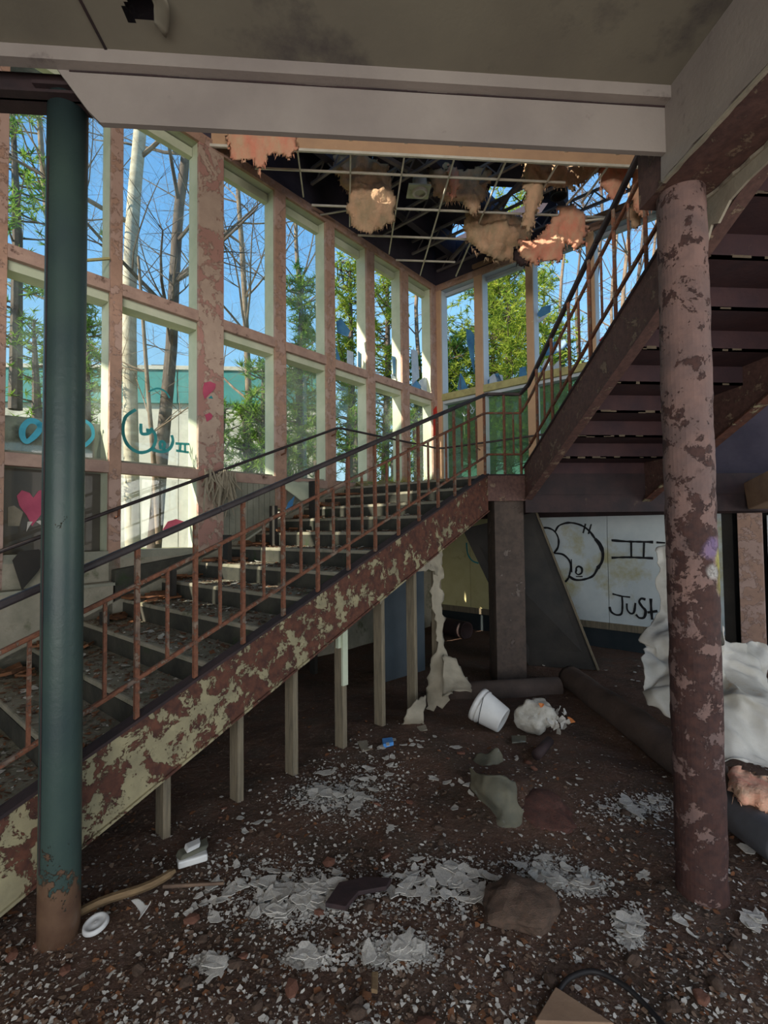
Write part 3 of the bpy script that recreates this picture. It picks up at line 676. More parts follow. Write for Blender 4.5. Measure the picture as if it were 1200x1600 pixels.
m_ = MB(); m_.bar((0.2, 5.6, 6.2), P(6.95, -3.5, 6.5), .05); m_.bar((2.6, 5.5, 6.3), P(6.95, -4.4, 6.2), .05); m_.obj('brace', M['joist'], rf)
MB().tcbox(6.99, 7.04, -4.0, -1.2, 5.93, 5.99).obj('wall_plate', M['tan'], rf)
gr = thing('ceiling_grid', 'bare white metal suspended ceiling grid above the stair well', 'ceiling grid', (0.9, 6.3, 5.82))
ZG = 5.825
for y in (5.60, 6.21, 6.82, 7.43):
    x0 = max(-1.5, -4.68/S + y); x1_ = min(4.2, 6.95/S - y)
    if y == 5.60: x1_ = 2.7
    if y == 7.43: x1_ = 1.75
    MB().box((x0, y-.008, ZG), (x1_, y+.008, ZG+.024)).obj('grid_bar', M['tgrid'], gr)
for x, ye in ((-.50, 6.05), (.085, 6.62), (.69, 7.26), (1.26, 7.86), (1.86, 7.85), (2.47, 7.0), (3.08, 5.95)):
    x_ = x
    MB().box((x_-.008, 5.32, ZG), (x_+.008, ye, ZG+.024)).obj('grid_bar', M['tgrid'], gr)
MB().bar(onz(500, 336, ZG+.02), onz(546, 328, ZG+.02), .016).obj('grid_bar', M['tgrid'], gr)
MB().bar(onY(870, 350, 6.3), onY(962, 340, 6.0), .022).obj('grid_bar', M['tgrid'], gr)
MB().bar(onY(885, 320, 6.0), onY(935, 262, 5.5), .018).obj('grid_bar', M['tgrid'], gr)

# ================================================================== STAIRS
def ztop(t): return 0.612+0.4155*(t-0.797)
SK = 4.63
st1 = thing('lower_staircase', 'lower flight of debris-strewn concrete steps rising to the landing', 'staircase', P(1.5, -3.6, 0))
tk = lambda k: 4.60-0.349*k
for k in range(0, 15):
    zt_ = 2.2-0.145*k; t1_ = tk(k-1)+.01 if k else tk(0)+.35
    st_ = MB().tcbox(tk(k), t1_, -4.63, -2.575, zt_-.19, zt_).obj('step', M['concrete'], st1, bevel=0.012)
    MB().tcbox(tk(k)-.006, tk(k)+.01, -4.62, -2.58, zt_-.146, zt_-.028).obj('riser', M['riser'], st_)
t0, t1_ = -1.2, SK
MB().tcbox(t0, t1_, -2.55, -2.50, ztop(t0)-.383, ztop(t0), ztop(t1_)-.383, ztop(t1_)).obj('stringer', M['stringer'], st1, bevel=0.004)
MB().tcbox(t0, t1_, -2.57, -2.486, ztop(t0)-.004, ztop(t0)+.012, ztop(t1_)-.004, ztop(t1_)+.012).obj('stringer_flange', M['darksteel'], st1)
MB().tcbox(t0, t1_, -2.57, -2.486, ztop(t0)-.39, ztop(t0)-.376, ztop(t1_)-.39, ztop(t1_)-.376).obj('stringer_flange', M['stringer'], st1)
MB().tcbox(t0, t1_, -4.66, -4.63, ztop(t0)-.38, ztop(t0)+.02, ztop(t1_)-.38, ztop(t1_)+.02).obj('stringer', M['concrete'], st1)
# landing
ld = thing('landing', 'rusty steel-edged landing between the two flights', 'landing', (1.7, 5.1, 2.0))
k1 = P(SK, -2.5, 0)
poly = [(k1.x, k1.y+.03), (4.7, k1.y+.03), (4.7, 5.13), P(6.97, -4.72, 0).xy[:], P(SK+.3, -4.72, 0).xy[:], P(SK+.3, -2.58, 0).xy[:]]
poly = [(k1.x+.02, k1.y+.02), (4.7, k1.y+.02), tuple(P(6.97, -0.3, 0).xy), tuple(P(6.97, -4.72, 0).xy), tuple(P(SK+.3, -4.72, 0).xy), tuple(P(SK+.3, -2.58, 0).xy)]
MB().prism([(x, y, 2.03) for x, y in poly], (0, 0, 0.165)).obj('slab', M['concrete'], ld)
MB().prism([(x, y, 2.015) for x, y in poly], (0, 0, 0.012)).obj('soffit_plate', M['darksteel'], ld)
MB().box((k1.x-.01, k1.y, 1.925), (1.91, k1.y+.04, 2.205)).obj('fascia', M['stringer2'], ld, bevel=0.004)
MB().box((k1.x-.03, k1.y-.014, 2.195), (1.93, k1.y+.05, 2.21)).obj('fascia_flange', M['darksteel'], ld)
MB().box((1.91, k1.y, 1.80), (4.7, k1.y+.05, 2.03)).obj('joist', M['darksteel'], ld)
MB().bar((2.0, 5.5, 1.96), (4.4, 5.6, 1.96), .08, .12).obj('joist', M['darksteel'], ld)
MB().box((1.95, k1.y-.012, 1.99), (4.7, k1.y+.012, 2.215)).obj('dark_cover_plate', M['darksteel'], ld)  # dark plate added to cover the pale slab edge
# upper flight
M['flaketan'] = plain('tan_flaked_paint', (112, 98, 80), (92, 80, 68), 12, .9, .3, 60)
st2 = thing('upper_staircase', 'upper steel flight seen from beneath, rising toward the viewer', 'staircase', (2.6, 3.6, 2.9))
XL = 1.91
q = on(1160, 655, (0, 0.451, 1), 4.185); XR = max(3.0, min(3.9, q.x))
zs = lambda y: 2.241+0.451*(5.138-y)
def yzbox(x0, x1, y0, y1, za0, za1, zb0, zb1):
    return MB().hexa([(x0,y0,za0),(x1,y0,za0),(x1,y1,zb0),(x0,y1,zb0),(x0,y0,za1),(x1,y0,za1),(x1,y1,zb1),(x0,y1,zb1)])
ya, yb = 1.75, 5.06
yzbox(XL, XL+.045, ya, yb, zs(ya)-.34, zs(ya), zs(yb)-.34, zs(yb)).obj('stringer', M['stringer2'], st2, bevel=0.004)
yzbox(XL-.015, XL+.07, ya, yb, zs(ya)-.004, zs(ya)+.012, zs(yb)-.004, zs(yb)+.012).obj('stringer_flange', M['darksteel'], st2)
yzbox(XL-.012, XL+.07, ya, yb, zs(ya)-.35, zs(ya)-.336, zs(yb)-.35, zs(yb)-.336).obj('stringer_flange', M['stringer2'], st2)
yzbox(XR, XR+.05, ya, yb, zs(ya)-.36, zs(ya)+.06, zs(yb)-.36, zs(yb)+.06).obj('stringer', M['stringer2'], st2)
yzbox(XR-.03, XR+.07, ya, yb, zs(ya)-.375, zs(ya)-.36, zs(yb)-.375, zs(yb)-.36).obj('stringer_flange', M['stringer'], st2)
for k in range(10):
    y0 = 5.04-.336*k; z0 = 2.2+.1516*k
    s_ = MB().box((XL+.045, y0-.336, z0+.1316), (XR, y0+.012, z0+.1516)).obj('tread_pan', M['under'], st2)
    MB().box((XL+.05, y0, z0-.02), (XR, y0+.014, z0+.14)).obj('riser_plate', M['under'], s_)
    m_ = MB(); x = XL+.06; rd = random.Random(k*3+1)
    while x < XR-.1:
        wv = rd.uniform(.03, .09)
        if rd.random() < (.75 if k in (7, 8, 9) else .4): zz = z0-.018+rd.uniform(-.006, .006); m_.box((x, y0-.003, zz), (x+wv, y0+.001, zz+rd.uniform(.006, .022)))
        x += wv
    if m_.v: m_.obj('flaking_edge', M['flaketan'], s_)['kind'] = 'stuff'

# railing along both flights and the landing
rl = thing('stair_railing', 'rusty steel railing with black handrail climbing both flights', 'railing', P(1.5, -2.5, 0.9))
H1, H2, H3 = 0.86, 0.665, 0.20
cr = -2.515
def path(h, lh, uh):
    pts = [P(-1.1, cr, ztop(-1.1)+h), P(1.5, cr, ztop(1.5)+h), P(3.0, cr, ztop(3.0)+h), P(4.58, cr, ztop(4.58)+h), P(4.66, cr, lh), Vector((XL-.03, k1.y+.02, lh)), Vector((XL+.01, 4.93, zs(4.93)+uh-.03)), Vector((XL+.01, 3.5, zs(3.5)+uh)), Vector((XL+.01, 1.9, zs(1.9)+uh))]
    return pts
def railbar(name, pts, w_, h_, mt):
    m_ = MB()
    for a, b in zip(pts[:-1], pts[1:]): m_.bar(a, b+(b-a).normalized()*.006, w_, h_)
    return m_.obj(name, mt, rl, bevel=w_*.25)
railbar('handrail', path(H1, 3.075, .83), .042, .034, M['handrail'])
railbar('middle_rail', path(H2, 2.87, .665), .026, .022, M['rail'])
railbar('bottom_rail', path(H3, 2.425, .185), .026, .022, M['rail'])
posts = [-0.74, -0.44, -0.14, 0.155, 0.455, 0.755, 1.048, 1.354, 1.653, 1.948, 2.241, 2.54, 2.838, 3.127, 3.413, 3.711, 3.998, 4.277]
for i, tt in enumerate(posts):
    MB().bar(P(tt, cr, ztop(tt)+.005), P(tt, cr, ztop(tt)+H1-.012), .022).obj('post', M['rail'], rl)
    nt_ = posts[i+1] if i+1 < len(posts) else 4.58
    u = (tt+nt_)/2
    MB().bar(P(u, cr, ztop(u)+H3), P(u, cr, ztop(u)+H2), .015).obj('baluster', M['rail'], rl)
for p in (P(4.60, cr, 0), Vector((1.70, k1.y+.02, 0)), Vector((XL-.03, k1.y+.02, 0))):
    MB().bar((p.x, p.y, 2.2), (p.x, p.y, 3.07), .022).obj('post', M['rail'], rl)
MB().bar((1.80, k1.y+.02, 2.43), (1.80, k1.y+.02, 2.87), .015).obj('baluster', M['rail'], rl)
yy = 4.70
while yy > 2.1:
    MB().bar((XL+.01, yy, zs(yy)), (XL+.01, yy, zs(yy)+.82), .022).obj('post', M['rail'], rl)
    u = yy-.18; MB().bar((XL+.01, u, zs(u)+.185), (XL+.01, u, zs(u)+.665), .015).obj('baluster', M['rail'], rl)
    yy -= .36
wr = thing('wall_handrail', 'thin dark handrail fixed to the window posts', 'handrail', P(2, -4.66, 1.5))
zw = lambda t_: 1.501+0.4155*(t_-0.924)
m_ = MB().tube([P(-0.9, -4.66, zw(-.9)), P(1.5, -4.66, zw(1.5)), P(4.50, -4.66, zw(4.50)), P(4.62, -4.66, 3.0), P(6.86, -4.66, 3.0), P(6.93, -4.56, 3.0), P(6.93, -1.0, 3.0)], .016, 8)
m_.obj('rail', M['handrail'], wr, smooth=True)
for a, b in ML[2:-1]:
    tt = (a+b)/2; z_ = min(zw(tt), 3.0); MB().tube([P(tt, -4.66, z_-.01), P(tt, -4.67, z_-.07), P(tt, -4.755, z_-.09)], .010, 6).obj('bracket', M['rail'], wr)
for c_ in (-3.93, -3.04, -2.14):
    MB().tube([P(6.93, c_, 2.99), P(6.94, c_, 2.93), P(7.035, c_, 2.91)], .010, 6).obj('bracket', M['rail'], wr)

# ---- columns
cl = thing('green_column', 'round teal-green steel column in the left foreground', 'column', (-1.176, 2.13, 0))
m_ = MB().tube([(-1.176+.001*math.sin(i), 2.13, z) for i, z in enumerate((-.05, .1, .4, .9, 1.5, 2.2, 2.9, 3.5))], .076, 40); m_.obj('shaft', M['teal'], cl, smooth=True)
MB().box((-1.27, 2.04, 3.49), (-1.08, 2.16, 3.505)).obj('cap_plate', M['darksteel'], cl)
MB().bar((-1.214, 2.06, 0.3), (-1.214, 2.06, 3.2), .004, .004).obj('weld_seam', M['darksteel'], cl)
def rskin(m_, cx, cy, r, z0, z1, amp, nzz):
    n = 36; k = len(m_.v)
    for j in range(nzz+1):
        z = z0+(z1-z0)*j/nzz
        for i in range(n):
            g = 2*math.pi*i/n; p = Vector((cx+r*math.cos(g), cy+r*math.sin(g), z)); q_ = 1+amp*(noise.noise(p*9)+.7*max(0, noise.noise(p*26)))
            m_.v.append((cx+r*q_*math.cos(g), cy+r*q_*math.sin(g), z))
    for j in range(nzz):
        for i in range(n):
            a = k+j*n+i; b = k+j*n+(i+1) % n; m_.f.append((a, b, b+n, a+n))
    m_.f.append(tuple(range(k+nzz*n, k+nzz*n+n)))
def skin(m_, x0, x1, y0, y1, z0, z1, amp, nz_=70, sd=0):
    """square tube with slightly wavering, corroded corners"""
    n = 24; k = len(m_.v); per = []
    for i in range(n):
        u = i/n*4; s_, f = int(u), u % 1
        per.append(((x0+(x1-x0)*f, y0) if s_ == 0 else (x1, y0+(y1-y0)*f) if s_ == 1 else (x1-(x1-x0)*f, y1) if s_ == 2 else (x0, y1-(y1-y0)*f)))
    for j in range(nz_+1):
        z = z0+(z1-z0)*j/nz_
        for x, y in per:
            p = Vector((x, y, z)); c_ = Vector(((x0+x1)/2, (y0+y1)/2, z)); d = (p-c_)
            if d.length > .9*Vector(((x1-x0)/2, (y1-y0)/2, 0)).length: d *= .965
            m_.v.append(tuple(c_+d*(1+amp*(noise.noise(p*9+Vector((sd, 0, 0)))+.6*noise.noise(p*31)))))
    for j in range(nz_):
        for i in range(n):
            a = k+j*n+i; b = k+j*n+(i+1) % n; m_.f.append((a, b, b+n, a+n))
    m_.f.append(tuple(range(k+nz_*n, k+nz_*n+n)))
m_ = MB(); rskin(m_, 1.58, 2.12, .102, -.05, 3.2, .05, 150)
tag(m_.obj('rusty_column', M['column'], smooth=False), 'thick rust-flaked square steel column in the right foreground', 'column')
m_ = MB(); skin(m_, 1.585, 1.915, 5.10, 5.38, -.05, 2.02, .02, 40, 5)
M['midcol'] = peel('damp_brown_column', (68, 58, 52), (86, 72, 64), (116, 104, 96), (92, 80, 74), 5, .60, dirt=(44, 38, 36))
tag(m_.obj('landing_column', M['midcol']), 'square brown column under the corner of the landing', 'column')

# ---- studs below the lower flight
for i, (x, y) in enumerate(((267, 1270), (381, 1200), (466, 1150), (542, 1090), (602, 1050), (652, 1000), (690, 950))):
    tt = onN(x, y, -2.62).dot(MV)
    lab = ['short pale stud nearest the green column under the stairs', 'second stud from the green column under the stringer', 'third stud from the left with a clean pale edge', 'stud with a white paint scrap stuck on it',
           'fifth stud from the left under the stringer', 'stud in front of the blue-grey board', 'last stud wrapped in torn pale lining'][i]
    s_ = MB().tcbox(tt-.042, tt, -2.71, -2.62, -.03, ztop(tt)-.30).obj('wall_stud', M['wood'], bevel=0.003); tag(s_, lab, 'stud', 'studs under the lower flight')
    if i == 3:
        MB().tcbox(tt-.046, tt+.006, -2.63, -2.612, .48, .92).obj('paint_scrap', M['jamb'], s_)
        MB().tcbox(tt-.075, tt-.040, -2.66, -2.63, .76, .92).obj('paint_scrap', M['jamb'], s_)
for i in range(5):
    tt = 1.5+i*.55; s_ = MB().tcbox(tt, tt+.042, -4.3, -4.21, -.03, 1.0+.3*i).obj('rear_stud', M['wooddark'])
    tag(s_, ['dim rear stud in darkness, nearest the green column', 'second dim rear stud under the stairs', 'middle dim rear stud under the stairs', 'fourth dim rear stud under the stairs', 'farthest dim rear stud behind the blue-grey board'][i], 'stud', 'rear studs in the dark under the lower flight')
tag(MB().tcbox(3.55, 4.35, -3.18, -3.15, .14, 1.45, .1, 1.6).obj('blue_grey_board', plain('blue_grey_board', (62, 70, 76), (76, 84, 90), 2, .85, .2, 30)), 'blue-grey board standing upright behind the last studs', 'board')

MB().box((-4.6, -3.2, -.1), (-4.45, 2.25, 3.6)).obj('side_sun_block', M['plaster'], wl)  # unseen wall added to keep sun off the front floor
wu = sempty('wall_sun_block', 'unseen walls added above the front ceiling to block sun', (-4.5, -3.2, 3.8))  # unseen walls and ceiling added to shut sun out of the stair well
MB().box((-4.65, -3.2, 3.8), (-4.5, 2.25, 6.3)).obj('side_sun_block', M['plaster'], wu)
MB().box((-4.65, -3.35, 3.7), (4.7, -3.2, 6.3)).obj('rear_sun_block', M['plaster'], wu)
MB().box((-4.65, -3.2, 6.3), (4.7, 2.3, 6.4)).obj('upper_ceiling', M['plaster'], wu)
MB().box((4.6, -3.2, 3.7), (4.7, 5.4, 6.3)).obj('side_sun_block', M['plaster'], wu)
# ---- big leaning sheet below the landing
a = onY(722, 826, 5.75); b_ = onY(838, 800, 5.75)
bl, br = onz(826, 1040, .01), onz(935, 1047, .01)
ob = MB().prism([a, b_, br, bl], (0.02, 0.03, 0.0)).obj('leaning_board', M['wooddark']); tag(ob, 'dark board leaning down from the landing to the dirt', 'board')
m_ = MB().bar(b_, br, .03, .02); m_.obj('edge', M['wood'], ob)
# ================================================================== OUTSIDE
def zout(x, y):
    t_, c_ = (x+y)*S, (x-y)*S
    w_ = max(0, min(1, (t_-6.9)/0.5)) if c_ > -5 else 0
    base = 1.05 + 0.10*noise.noise((x*.4, y*.4, 0)) + 0.03*noise.noise((x*2, y*2, 0))
    return base*(1-w_) + (0.15+0.02*max(0, y-6))*w_ if c_ > -5 else base
m_ = MB(); N_ = 46
def gp(i, j):                     # grid in (t, c): left ground and ground beyond
    return i*1.0-14, j*1.0-34
for (t0, t1_, c0, c1, nm) in ((-16, 40, -45, -5.0, 'left'), (7.4, 40, -5.0, 30, 'back')):
    m_ = MB(); nt_, nc = int((t1_-t0)/1.0), int((c1-c0)/1.0)
    for i in range(nt_+1):
        for j in range(nc+1):
            p = P(t0+(t1_-t0)*i/nt_, c0+(c1-c0)*j/nc, 0)
            z = 1.05+.12*noise.noise((p.x*.4, p.y*.4, 0)) if nm == 'left' else 0.9+.1*noise.noise((p.x*.4, p.y*.4, 0))
            if nm == 'left' and c1-(c1-c0)*(1-j/nc) > -6: z = min(z, 1.2)
            m_.v.append((p.x, p.y, z))
    for i in range(nt_):
        for j in range(nc): a = i*(nc+1)+j; m_.f.append((a, a+1, a+nc+2, a+nc+1))
    struct(m_.obj('ground', M['soil'], smooth=True), 'leafy ground outside ' + ('the left windows' if nm == 'left' else 'behind the back wall'))
# building across the yard
bd = thing('neighbouring_building', 'long pale building with teal fascia across the yard', 'building', (-8, 18, 1))
X0, X1 = -30.0, -1.0
x = X0; i = 0
while x < X1:
    x2 = min(x+2.4, X1)
    MB().box((x+.012, 18, .7), (x2-.012, 18.3, 6.22)).obj('wall_panel', M['white_wall'], bd)
    MB().box((x+.02, 17.86, 6.22), (x2-.02, 18.2, 7.42)).obj('fascia_panel', M['tealwall'], bd)
    x = x2
MB().box((X0, 18.03, .6), (X1, 18.4, 7.3)).obj('wall_core', M['apron'], bd)
MB().box((X0, 17.80, 7.42), (X1, 24, 7.56)).obj('roof_edge', M['white_wall'], bd)
MB().box((-7.2, 18.6, 7.5), (-6.6, 19.2, 7.85)).obj('roof_vent', M['darksteel'], bd)

def limb(m_, p, d, L, r, depth, rd, tips, bend=.25, kids=3, shrink=.62, up=0.25, nseg=5):
    pts = [p]; rr = [r]; q = p.copy(); dd = d.copy()
    for i in range(nseg):
        dd = (dd + Vector((rd.uniform(-1, 1), rd.uniform(-1, 1), rd.uniform(-.6, 1)*up*2))*bend*.5).normalized()
        q = q + dd*L/nseg; pts.append(q.copy()); rr.append(max(r*(1-.7*(i+1)/nseg), r*.22))
        if depth > 0 and i >= 1:
            for _ in range(kids if i < nseg-1 else kids+1):
                if rd.random() < .55:
                    side = Vector((rd.uniform(-1, 1), rd.uniform(-1, 1), rd.uniform(-.3, .7))).normalized()
                    limb(m_, q.copy(), (dd*.6+side).normalized(), L*shrink*rd.uniform(.6, 1.1), rr[-1]*.55, depth-1, rd, tips, bend*1.25, kids, shrink, up, 4)
    m_.tube(pts, rr, 6 if r > .03 else 4, False)
    if depth <= 1: tips += pts[1:]
def bare_tree(name, label, path_, radii, mt, seed, nb, bl, group=None, blow=0.3):
    rd = random.Random(seed); path_ = [Vector(p) for p in path_]
    tr = thing(name, label, 'tree', tuple(path_[0]), group)
    fine = resample(path_, 14); rr = [radii[0]+(radii[1]-radii[0])*i/14 for i in range(15)]
    MB().tube(fine, rr, 12, False).obj('trunk', mt, tr, smooth=True)
    m_ = MB(); tips = []
    for i in range(nb):
        k = int(rd.uniform(blow, 1)*14); k = min(k, 14); g = rd.uniform(0, 6.28)
        limb(m_, fine[k].copy(), Vector((math.cos(g), math.sin(g)*.7, rd.uniform(.1, .9))).normalized(), bl*rd.uniform(.5, 1.1), rr[k]*.42, 2, rd, tips)
    o = m_.obj('branches', M['twig'] if mt != M['barkdark'] else M['barkdark'], tr); o['kind'] = 'stuff'; return tr
def Q(x, y, Y): return onY(x, y, Y)
bare_tree('birch_tree', 'pale straight trunk rising left of the wide pink post', [Q(208, 862, 8.6), Q(205, 700, 8.6), Q(202, 480, 8.6), Q(208, 330, 8.6), Q(220, 190, 8.6), Q(226, 60, 8.6)], (.125, .095), M['bark'], 3, 8, 2.6, None, .45)
bare_tree('bare_tree', 'dark leaning trunk with forked limbs left of the wide post', [Q(240, 870, 9.4), Q(250, 740, 9.4), Q(258, 650, 9.4), Q(268, 540, 9.4), Q(272, 440, 9.4), Q(280, 320, 9.4), Q(290, 240, 9.4), Q(270, 195, 9.4)], (.13, .075), M['barkdark'], 5, 12, 2.8)
bare_tree('bare_tree', 'slim pale stem in front of the dark leaning trunk', [Q(248, 850, 8.0), Q(240, 720, 8.0), Q(232, 620, 8.0), Q(222, 480, 8.0), Q(216, 400, 8.0)], (.045, .02), M['twig'], 9, 7, 1.3)
bare_tree('bare_tree', 'bare branching tree seen just right of the wide post', [Q(392, 760, 12), Q(388, 600, 12), Q(380, 420, 12), Q(372, 300, 12), Q(366, 180, 12)], (.09, .04), M['twig'], 12, 18, 3.0, None, .15)
bare_tree('bare_tree', 'bare tree behind the second bay right of the wide post', [Q(470, 760, 13), Q(476, 600, 13), Q(470, 480, 13), Q(462, 360, 13), Q(468, 260, 13)], (.08, .04), M['twig'], 15, 15, 3.0)
bare_tree('bare_tree', 'bare twiggy tree at the far left edge of the yard', [Q(96, 620, 12), Q(90, 450, 12), Q(70, 300, 12), Q(60, 160, 12)], (.10, .05), M['twig'], 18, 16, 3.2)
for i, (x, Y) in enumerate(((655, 12), (700, 15), (880, 14), (935, 12), (960, 16), (1000, 13), (1020, 15), (905, 17), (978, 11))):
    bare_tree('bare_tree', ['thin dark tree beyond the far left corner', 'faint bare tree right of the far corner', 'bare tree behind the third back window', 'bare slender tree left of the upper handrail', 'tall bare tree behind the upper rail',
        'leaning bare tree beside the rusty column', 'bare crown touching the rusty column', 'distant bare tree behind the broken glass', 'nearest thin tree behind the upper balusters'][i],
        [Q(x, 780, Y), Q(x+4, 640, Y), Q(x-5, 480, Y), Q(x+6, 340, Y), Q(x, 240, Y)], (.07, .025), M['barkdark'] if i % 2 else M['twig'], 30+i, 15 if x > 850 else 10, 2.6, None, .12)

def conifer(label, x, ybase, ytop, Y, wid, mt, seed, n_, trunk=True, start=.15, dense=1.0, group='green conifers beyond the windows', ns=.16, cat='tree', name='pine_tree'):
    n = int(n_*1.7); rd = random.Random(seed); b_ = Q(x, ybase, Y); tp = Q(x+rd.uniform(-8, 8), ytop, Y); H = tp.z-b_.z
    tr = thing(name, label, cat, tuple(b_), group)
    MB().tube([b_, (b_+tp)/2+Vector((rd.uniform(-.1, .1), 0, 0)), tp], [.11, .08, .02], 8, False).obj('trunk', M['barkdark'], tr)
    bm_ = MB(); fm = MB()
    for i in range(n):
        u = start+(1-start)*(i+rd.random())/n; p = b_.lerp(tp, u); g = rd.uniform(0, 6.28)
        L = wid*(1-u*.6)*rd.uniform(.3, 1.15)
        d = Vector((math.cos(g), math.sin(g), rd.uniform(-.1, .45))).normalized(); e_ = p+d*L+Vector((0, 0, .12*L))
        bm_.tube([p, p.lerp(e_, .5)-Vector((0, 0, .04*L)), e_], [.022, .014, .005], 4, False)
        for _ in range(int(11*dense*max(.5, L))):
            s_ = rd.uniform(.35, 1.05); c_ = p.lerp(e_, s_)+Vector((rd.uniform(-1, 1), rd.uniform(-1, 1), rd.uniform(-.7, .9)))*max(L, .6)*.24
            for _k in range(11):
                v = Vector((rd.uniform(-1, 1), rd.uniform(-1, 1), rd.uniform(-.6, 1))).normalized(); side = v.cross(Vector((rd.uniform(-1, 1), rd.uniform(-1, 1), rd.uniform(-1, 1)))).normalized()*ns*.085
                fm.poly([c_-side, c_+side, c_+v*ns*rd.uniform(.7, 1.5)])
    bm_.obj('branches', M['barkdark'], tr)['kind'] = 'stuff'; fm.obj('needles', mt, tr)['kind'] = 'stuff'
conifer('feathery green pine at the far left edge', 24, 640, 120, 9.0, 1.5, M['pine'], 1, 26, ns=.17, dense=1.0)
conifer('bright pine tuft behind the green column', 120, 640, 470, 9.5, 1.0, M['pine'], 2, 26, ns=.17)
conifer('bright pine just right of the wide post', 415, 800, 570, 9.0, .8, M['pine'], 3, 36)
conifer('slender pine in the second bay right of the post', 475, 790, 440, 10.5, .95, M['pine'], 4, 60)
conifer('yellow-green tree in the scribbled window', 545, 790, 410, 11.5, 1.1, M['yellow'], 5, 62)
conifer('tall yellow-green tree in the third-last left bay', 600, 790, 370, 12.5, 1.2, M['yellow'], 6, 70)
conifer('dim pine before the far corner', 655, 790, 560, 12.0, .8, M['pinedark'], 7, 34)
conifer('dark pine low in the first back window', 715, 790, 520, 12.5, 1.3, M['pinedark'], 8, 60)
conifer('broad yellow-green pine filling the second back window', 795, 800, 330, 12.0, 2.3, M['yellow'], 9, 110, dense=1.2)
conifer('dark blue-green pine behind the second back window', 770, 800, 430, 13.5, 1.9, M['pinedark'], 10, 70)
conifer('low dark pine behind the upper rail', 865, 800, 540, 12.5, 1.5, M['pinedark'], 11, 60)
conifer('yellowish pine top behind the blue shard', 850, 780, 420, 15.0, 1.1, M['yellow'], 12, 34)
for i, (x, y) in enumerate(((500, 690), (560, 700), (620, 705), (440, 720), (345, 700), (385, 700), (130, 600), (60, 560))):
    conifer(['low green shrub behind the fourth left mullion', 'low green shrub behind the fifth left mullion', 'low green shrub close to the far corner', 'small green shrub in the second bay', 'small shrub next to the wide post',
             'small green shrub right of the wide post', 'pale shrub by the green column', 'leafy shrub above the blue tag'][i], x, 800, y-60, 7.6+.25*(i % 3) + (1.5 if x > 430 else .9), .55, M['pine'], 50+i, 16, group='green shrubs beyond the windows', cat='shrub', name='shrub', ns=.12)
# grass and weeds on the sunlit edge of the landing
gm = MB(); rd = random.Random(4)
for i in range(900):
    t_ = rd.uniform(4.85, 6.7); c_ = rd.uniform(-4.66, -4.0); hh = rd.uniform(.05, .22)*(1.4 if 5.6 < t_ < 6.2 else .7); p = P(t_, c_, 2.21)
    q = p+Vector((rd.uniform(-.09, .09), rd.uniform(-.09, .09), hh)); wv = Vector((rd.uniform(-.006, .006), rd.uniform(-.006, .006), 0)); gm.poly([p-wv, p+wv, q])
tag(gm.obj('weed_patch', M['grass']), 'sunlit yellow weeds growing along the landing edge', 'weeds', kind='stuff')
for i, (t_, c_, s_) in enumerate(((4.75, -4.35, .17), (5.0, -4.2, .22), (5.35, -4.3, .20), (5.8, -4.25, .24), (6.2, -4.3, .2))):
    tag(put('soil_clod', rock_mesh('soil_clod', M['soil'], i, .45), P(t_, c_, 2.22), (s_, s_, s_*.7), (0, 0, i)), ['mossy soil heap nearest the top step', 'second mossy soil heap along the landing edge', 'middle soil heap along the landing edge', 'largest sunlit soil heap under the weeds', 'farthest soil heap toward the far corner'][i], 'soil heap', 'soil heaps along the landing edge')

# ================================================================== INSULATION
def batt(name, label, poly, Y, th, mt, seed, fray=60, step=4):
    mx_ = sum(p[0] for p in poly)/len(poly); my_ = sum(p[1] for p in poly)/len(poly)
    poly = [(mx_+(x-mx_)*1.14, my_+4+(y-my_)*1.18) for x, y in poly]
    o = pillow(name, poly, lambda x, y: onY(x, y, Y), step, th, M[mt], None, .14, seed, fray, .5, .55)
    return tag(o, label, 'insulation', 'torn insulation hanging from the ceiling grid')
batt('insulation_batt', 'small pink insulation scrap hanging at the left end', [(362, 205), (372, 201), (400, 205), (440, 208), (458, 214), (460, 232), (452, 236), (446, 247), (440, 238), (425, 232), (412, 246), (405, 262), (398, 240), (385, 244), (368, 242), (362, 225)], 5.22, .08, 'battpink', 1, 40, 3.5)
batt('insulation_batt', 'folded tan insulation batt nearest the left end', [(520, 248), (560, 246), (602, 258), (606, 290), (612, 330), (608, 338), (590, 344), (572, 352), (556, 342), (546, 322), (548, 300), (534, 282), (528, 262)], 6.0, .16, 'batt', 2, 90, 3.5)
batt('insulation_batt', 'grey insulation beside the round light fixture', [(676, 262), (700, 255), (716, 268), (762, 264), (758, 290), (744, 318), (735, 324), (720, 308), (700, 308), (682, 298), (676, 278)], 6.1, .14, 'batt', 3, 80, 3.5)
batt('insulation_batt', 'pink torn strip in front of the grey insulation', [(700, 256), (714, 262), (718, 284), (712, 300), (704, 300), (702, 276)], 5.95, .08, 'battpink', 4, 30, 3)
batt('insulation_batt', 'long mossy insulation draped under the fascia beam', [(822, 254), (880, 250), (945, 252), (930, 268), (905, 282), (890, 292), (872, 288), (850, 294), (846, 316), (836, 340), (830, 356), (822, 340), (826, 310), (820, 280)], 5.7, .14, 'batt', 5, 110, 3.5)
batt('insulation_batt', 'large round-bottomed insulation sheet in the middle', [(732, 332), (770, 334), (818, 334), (824, 352), (818, 380), (800, 394), (776, 399), (752, 390), (734, 372), (727, 352)], 6.6, .20, 'batt', 6, 110, 3.5)
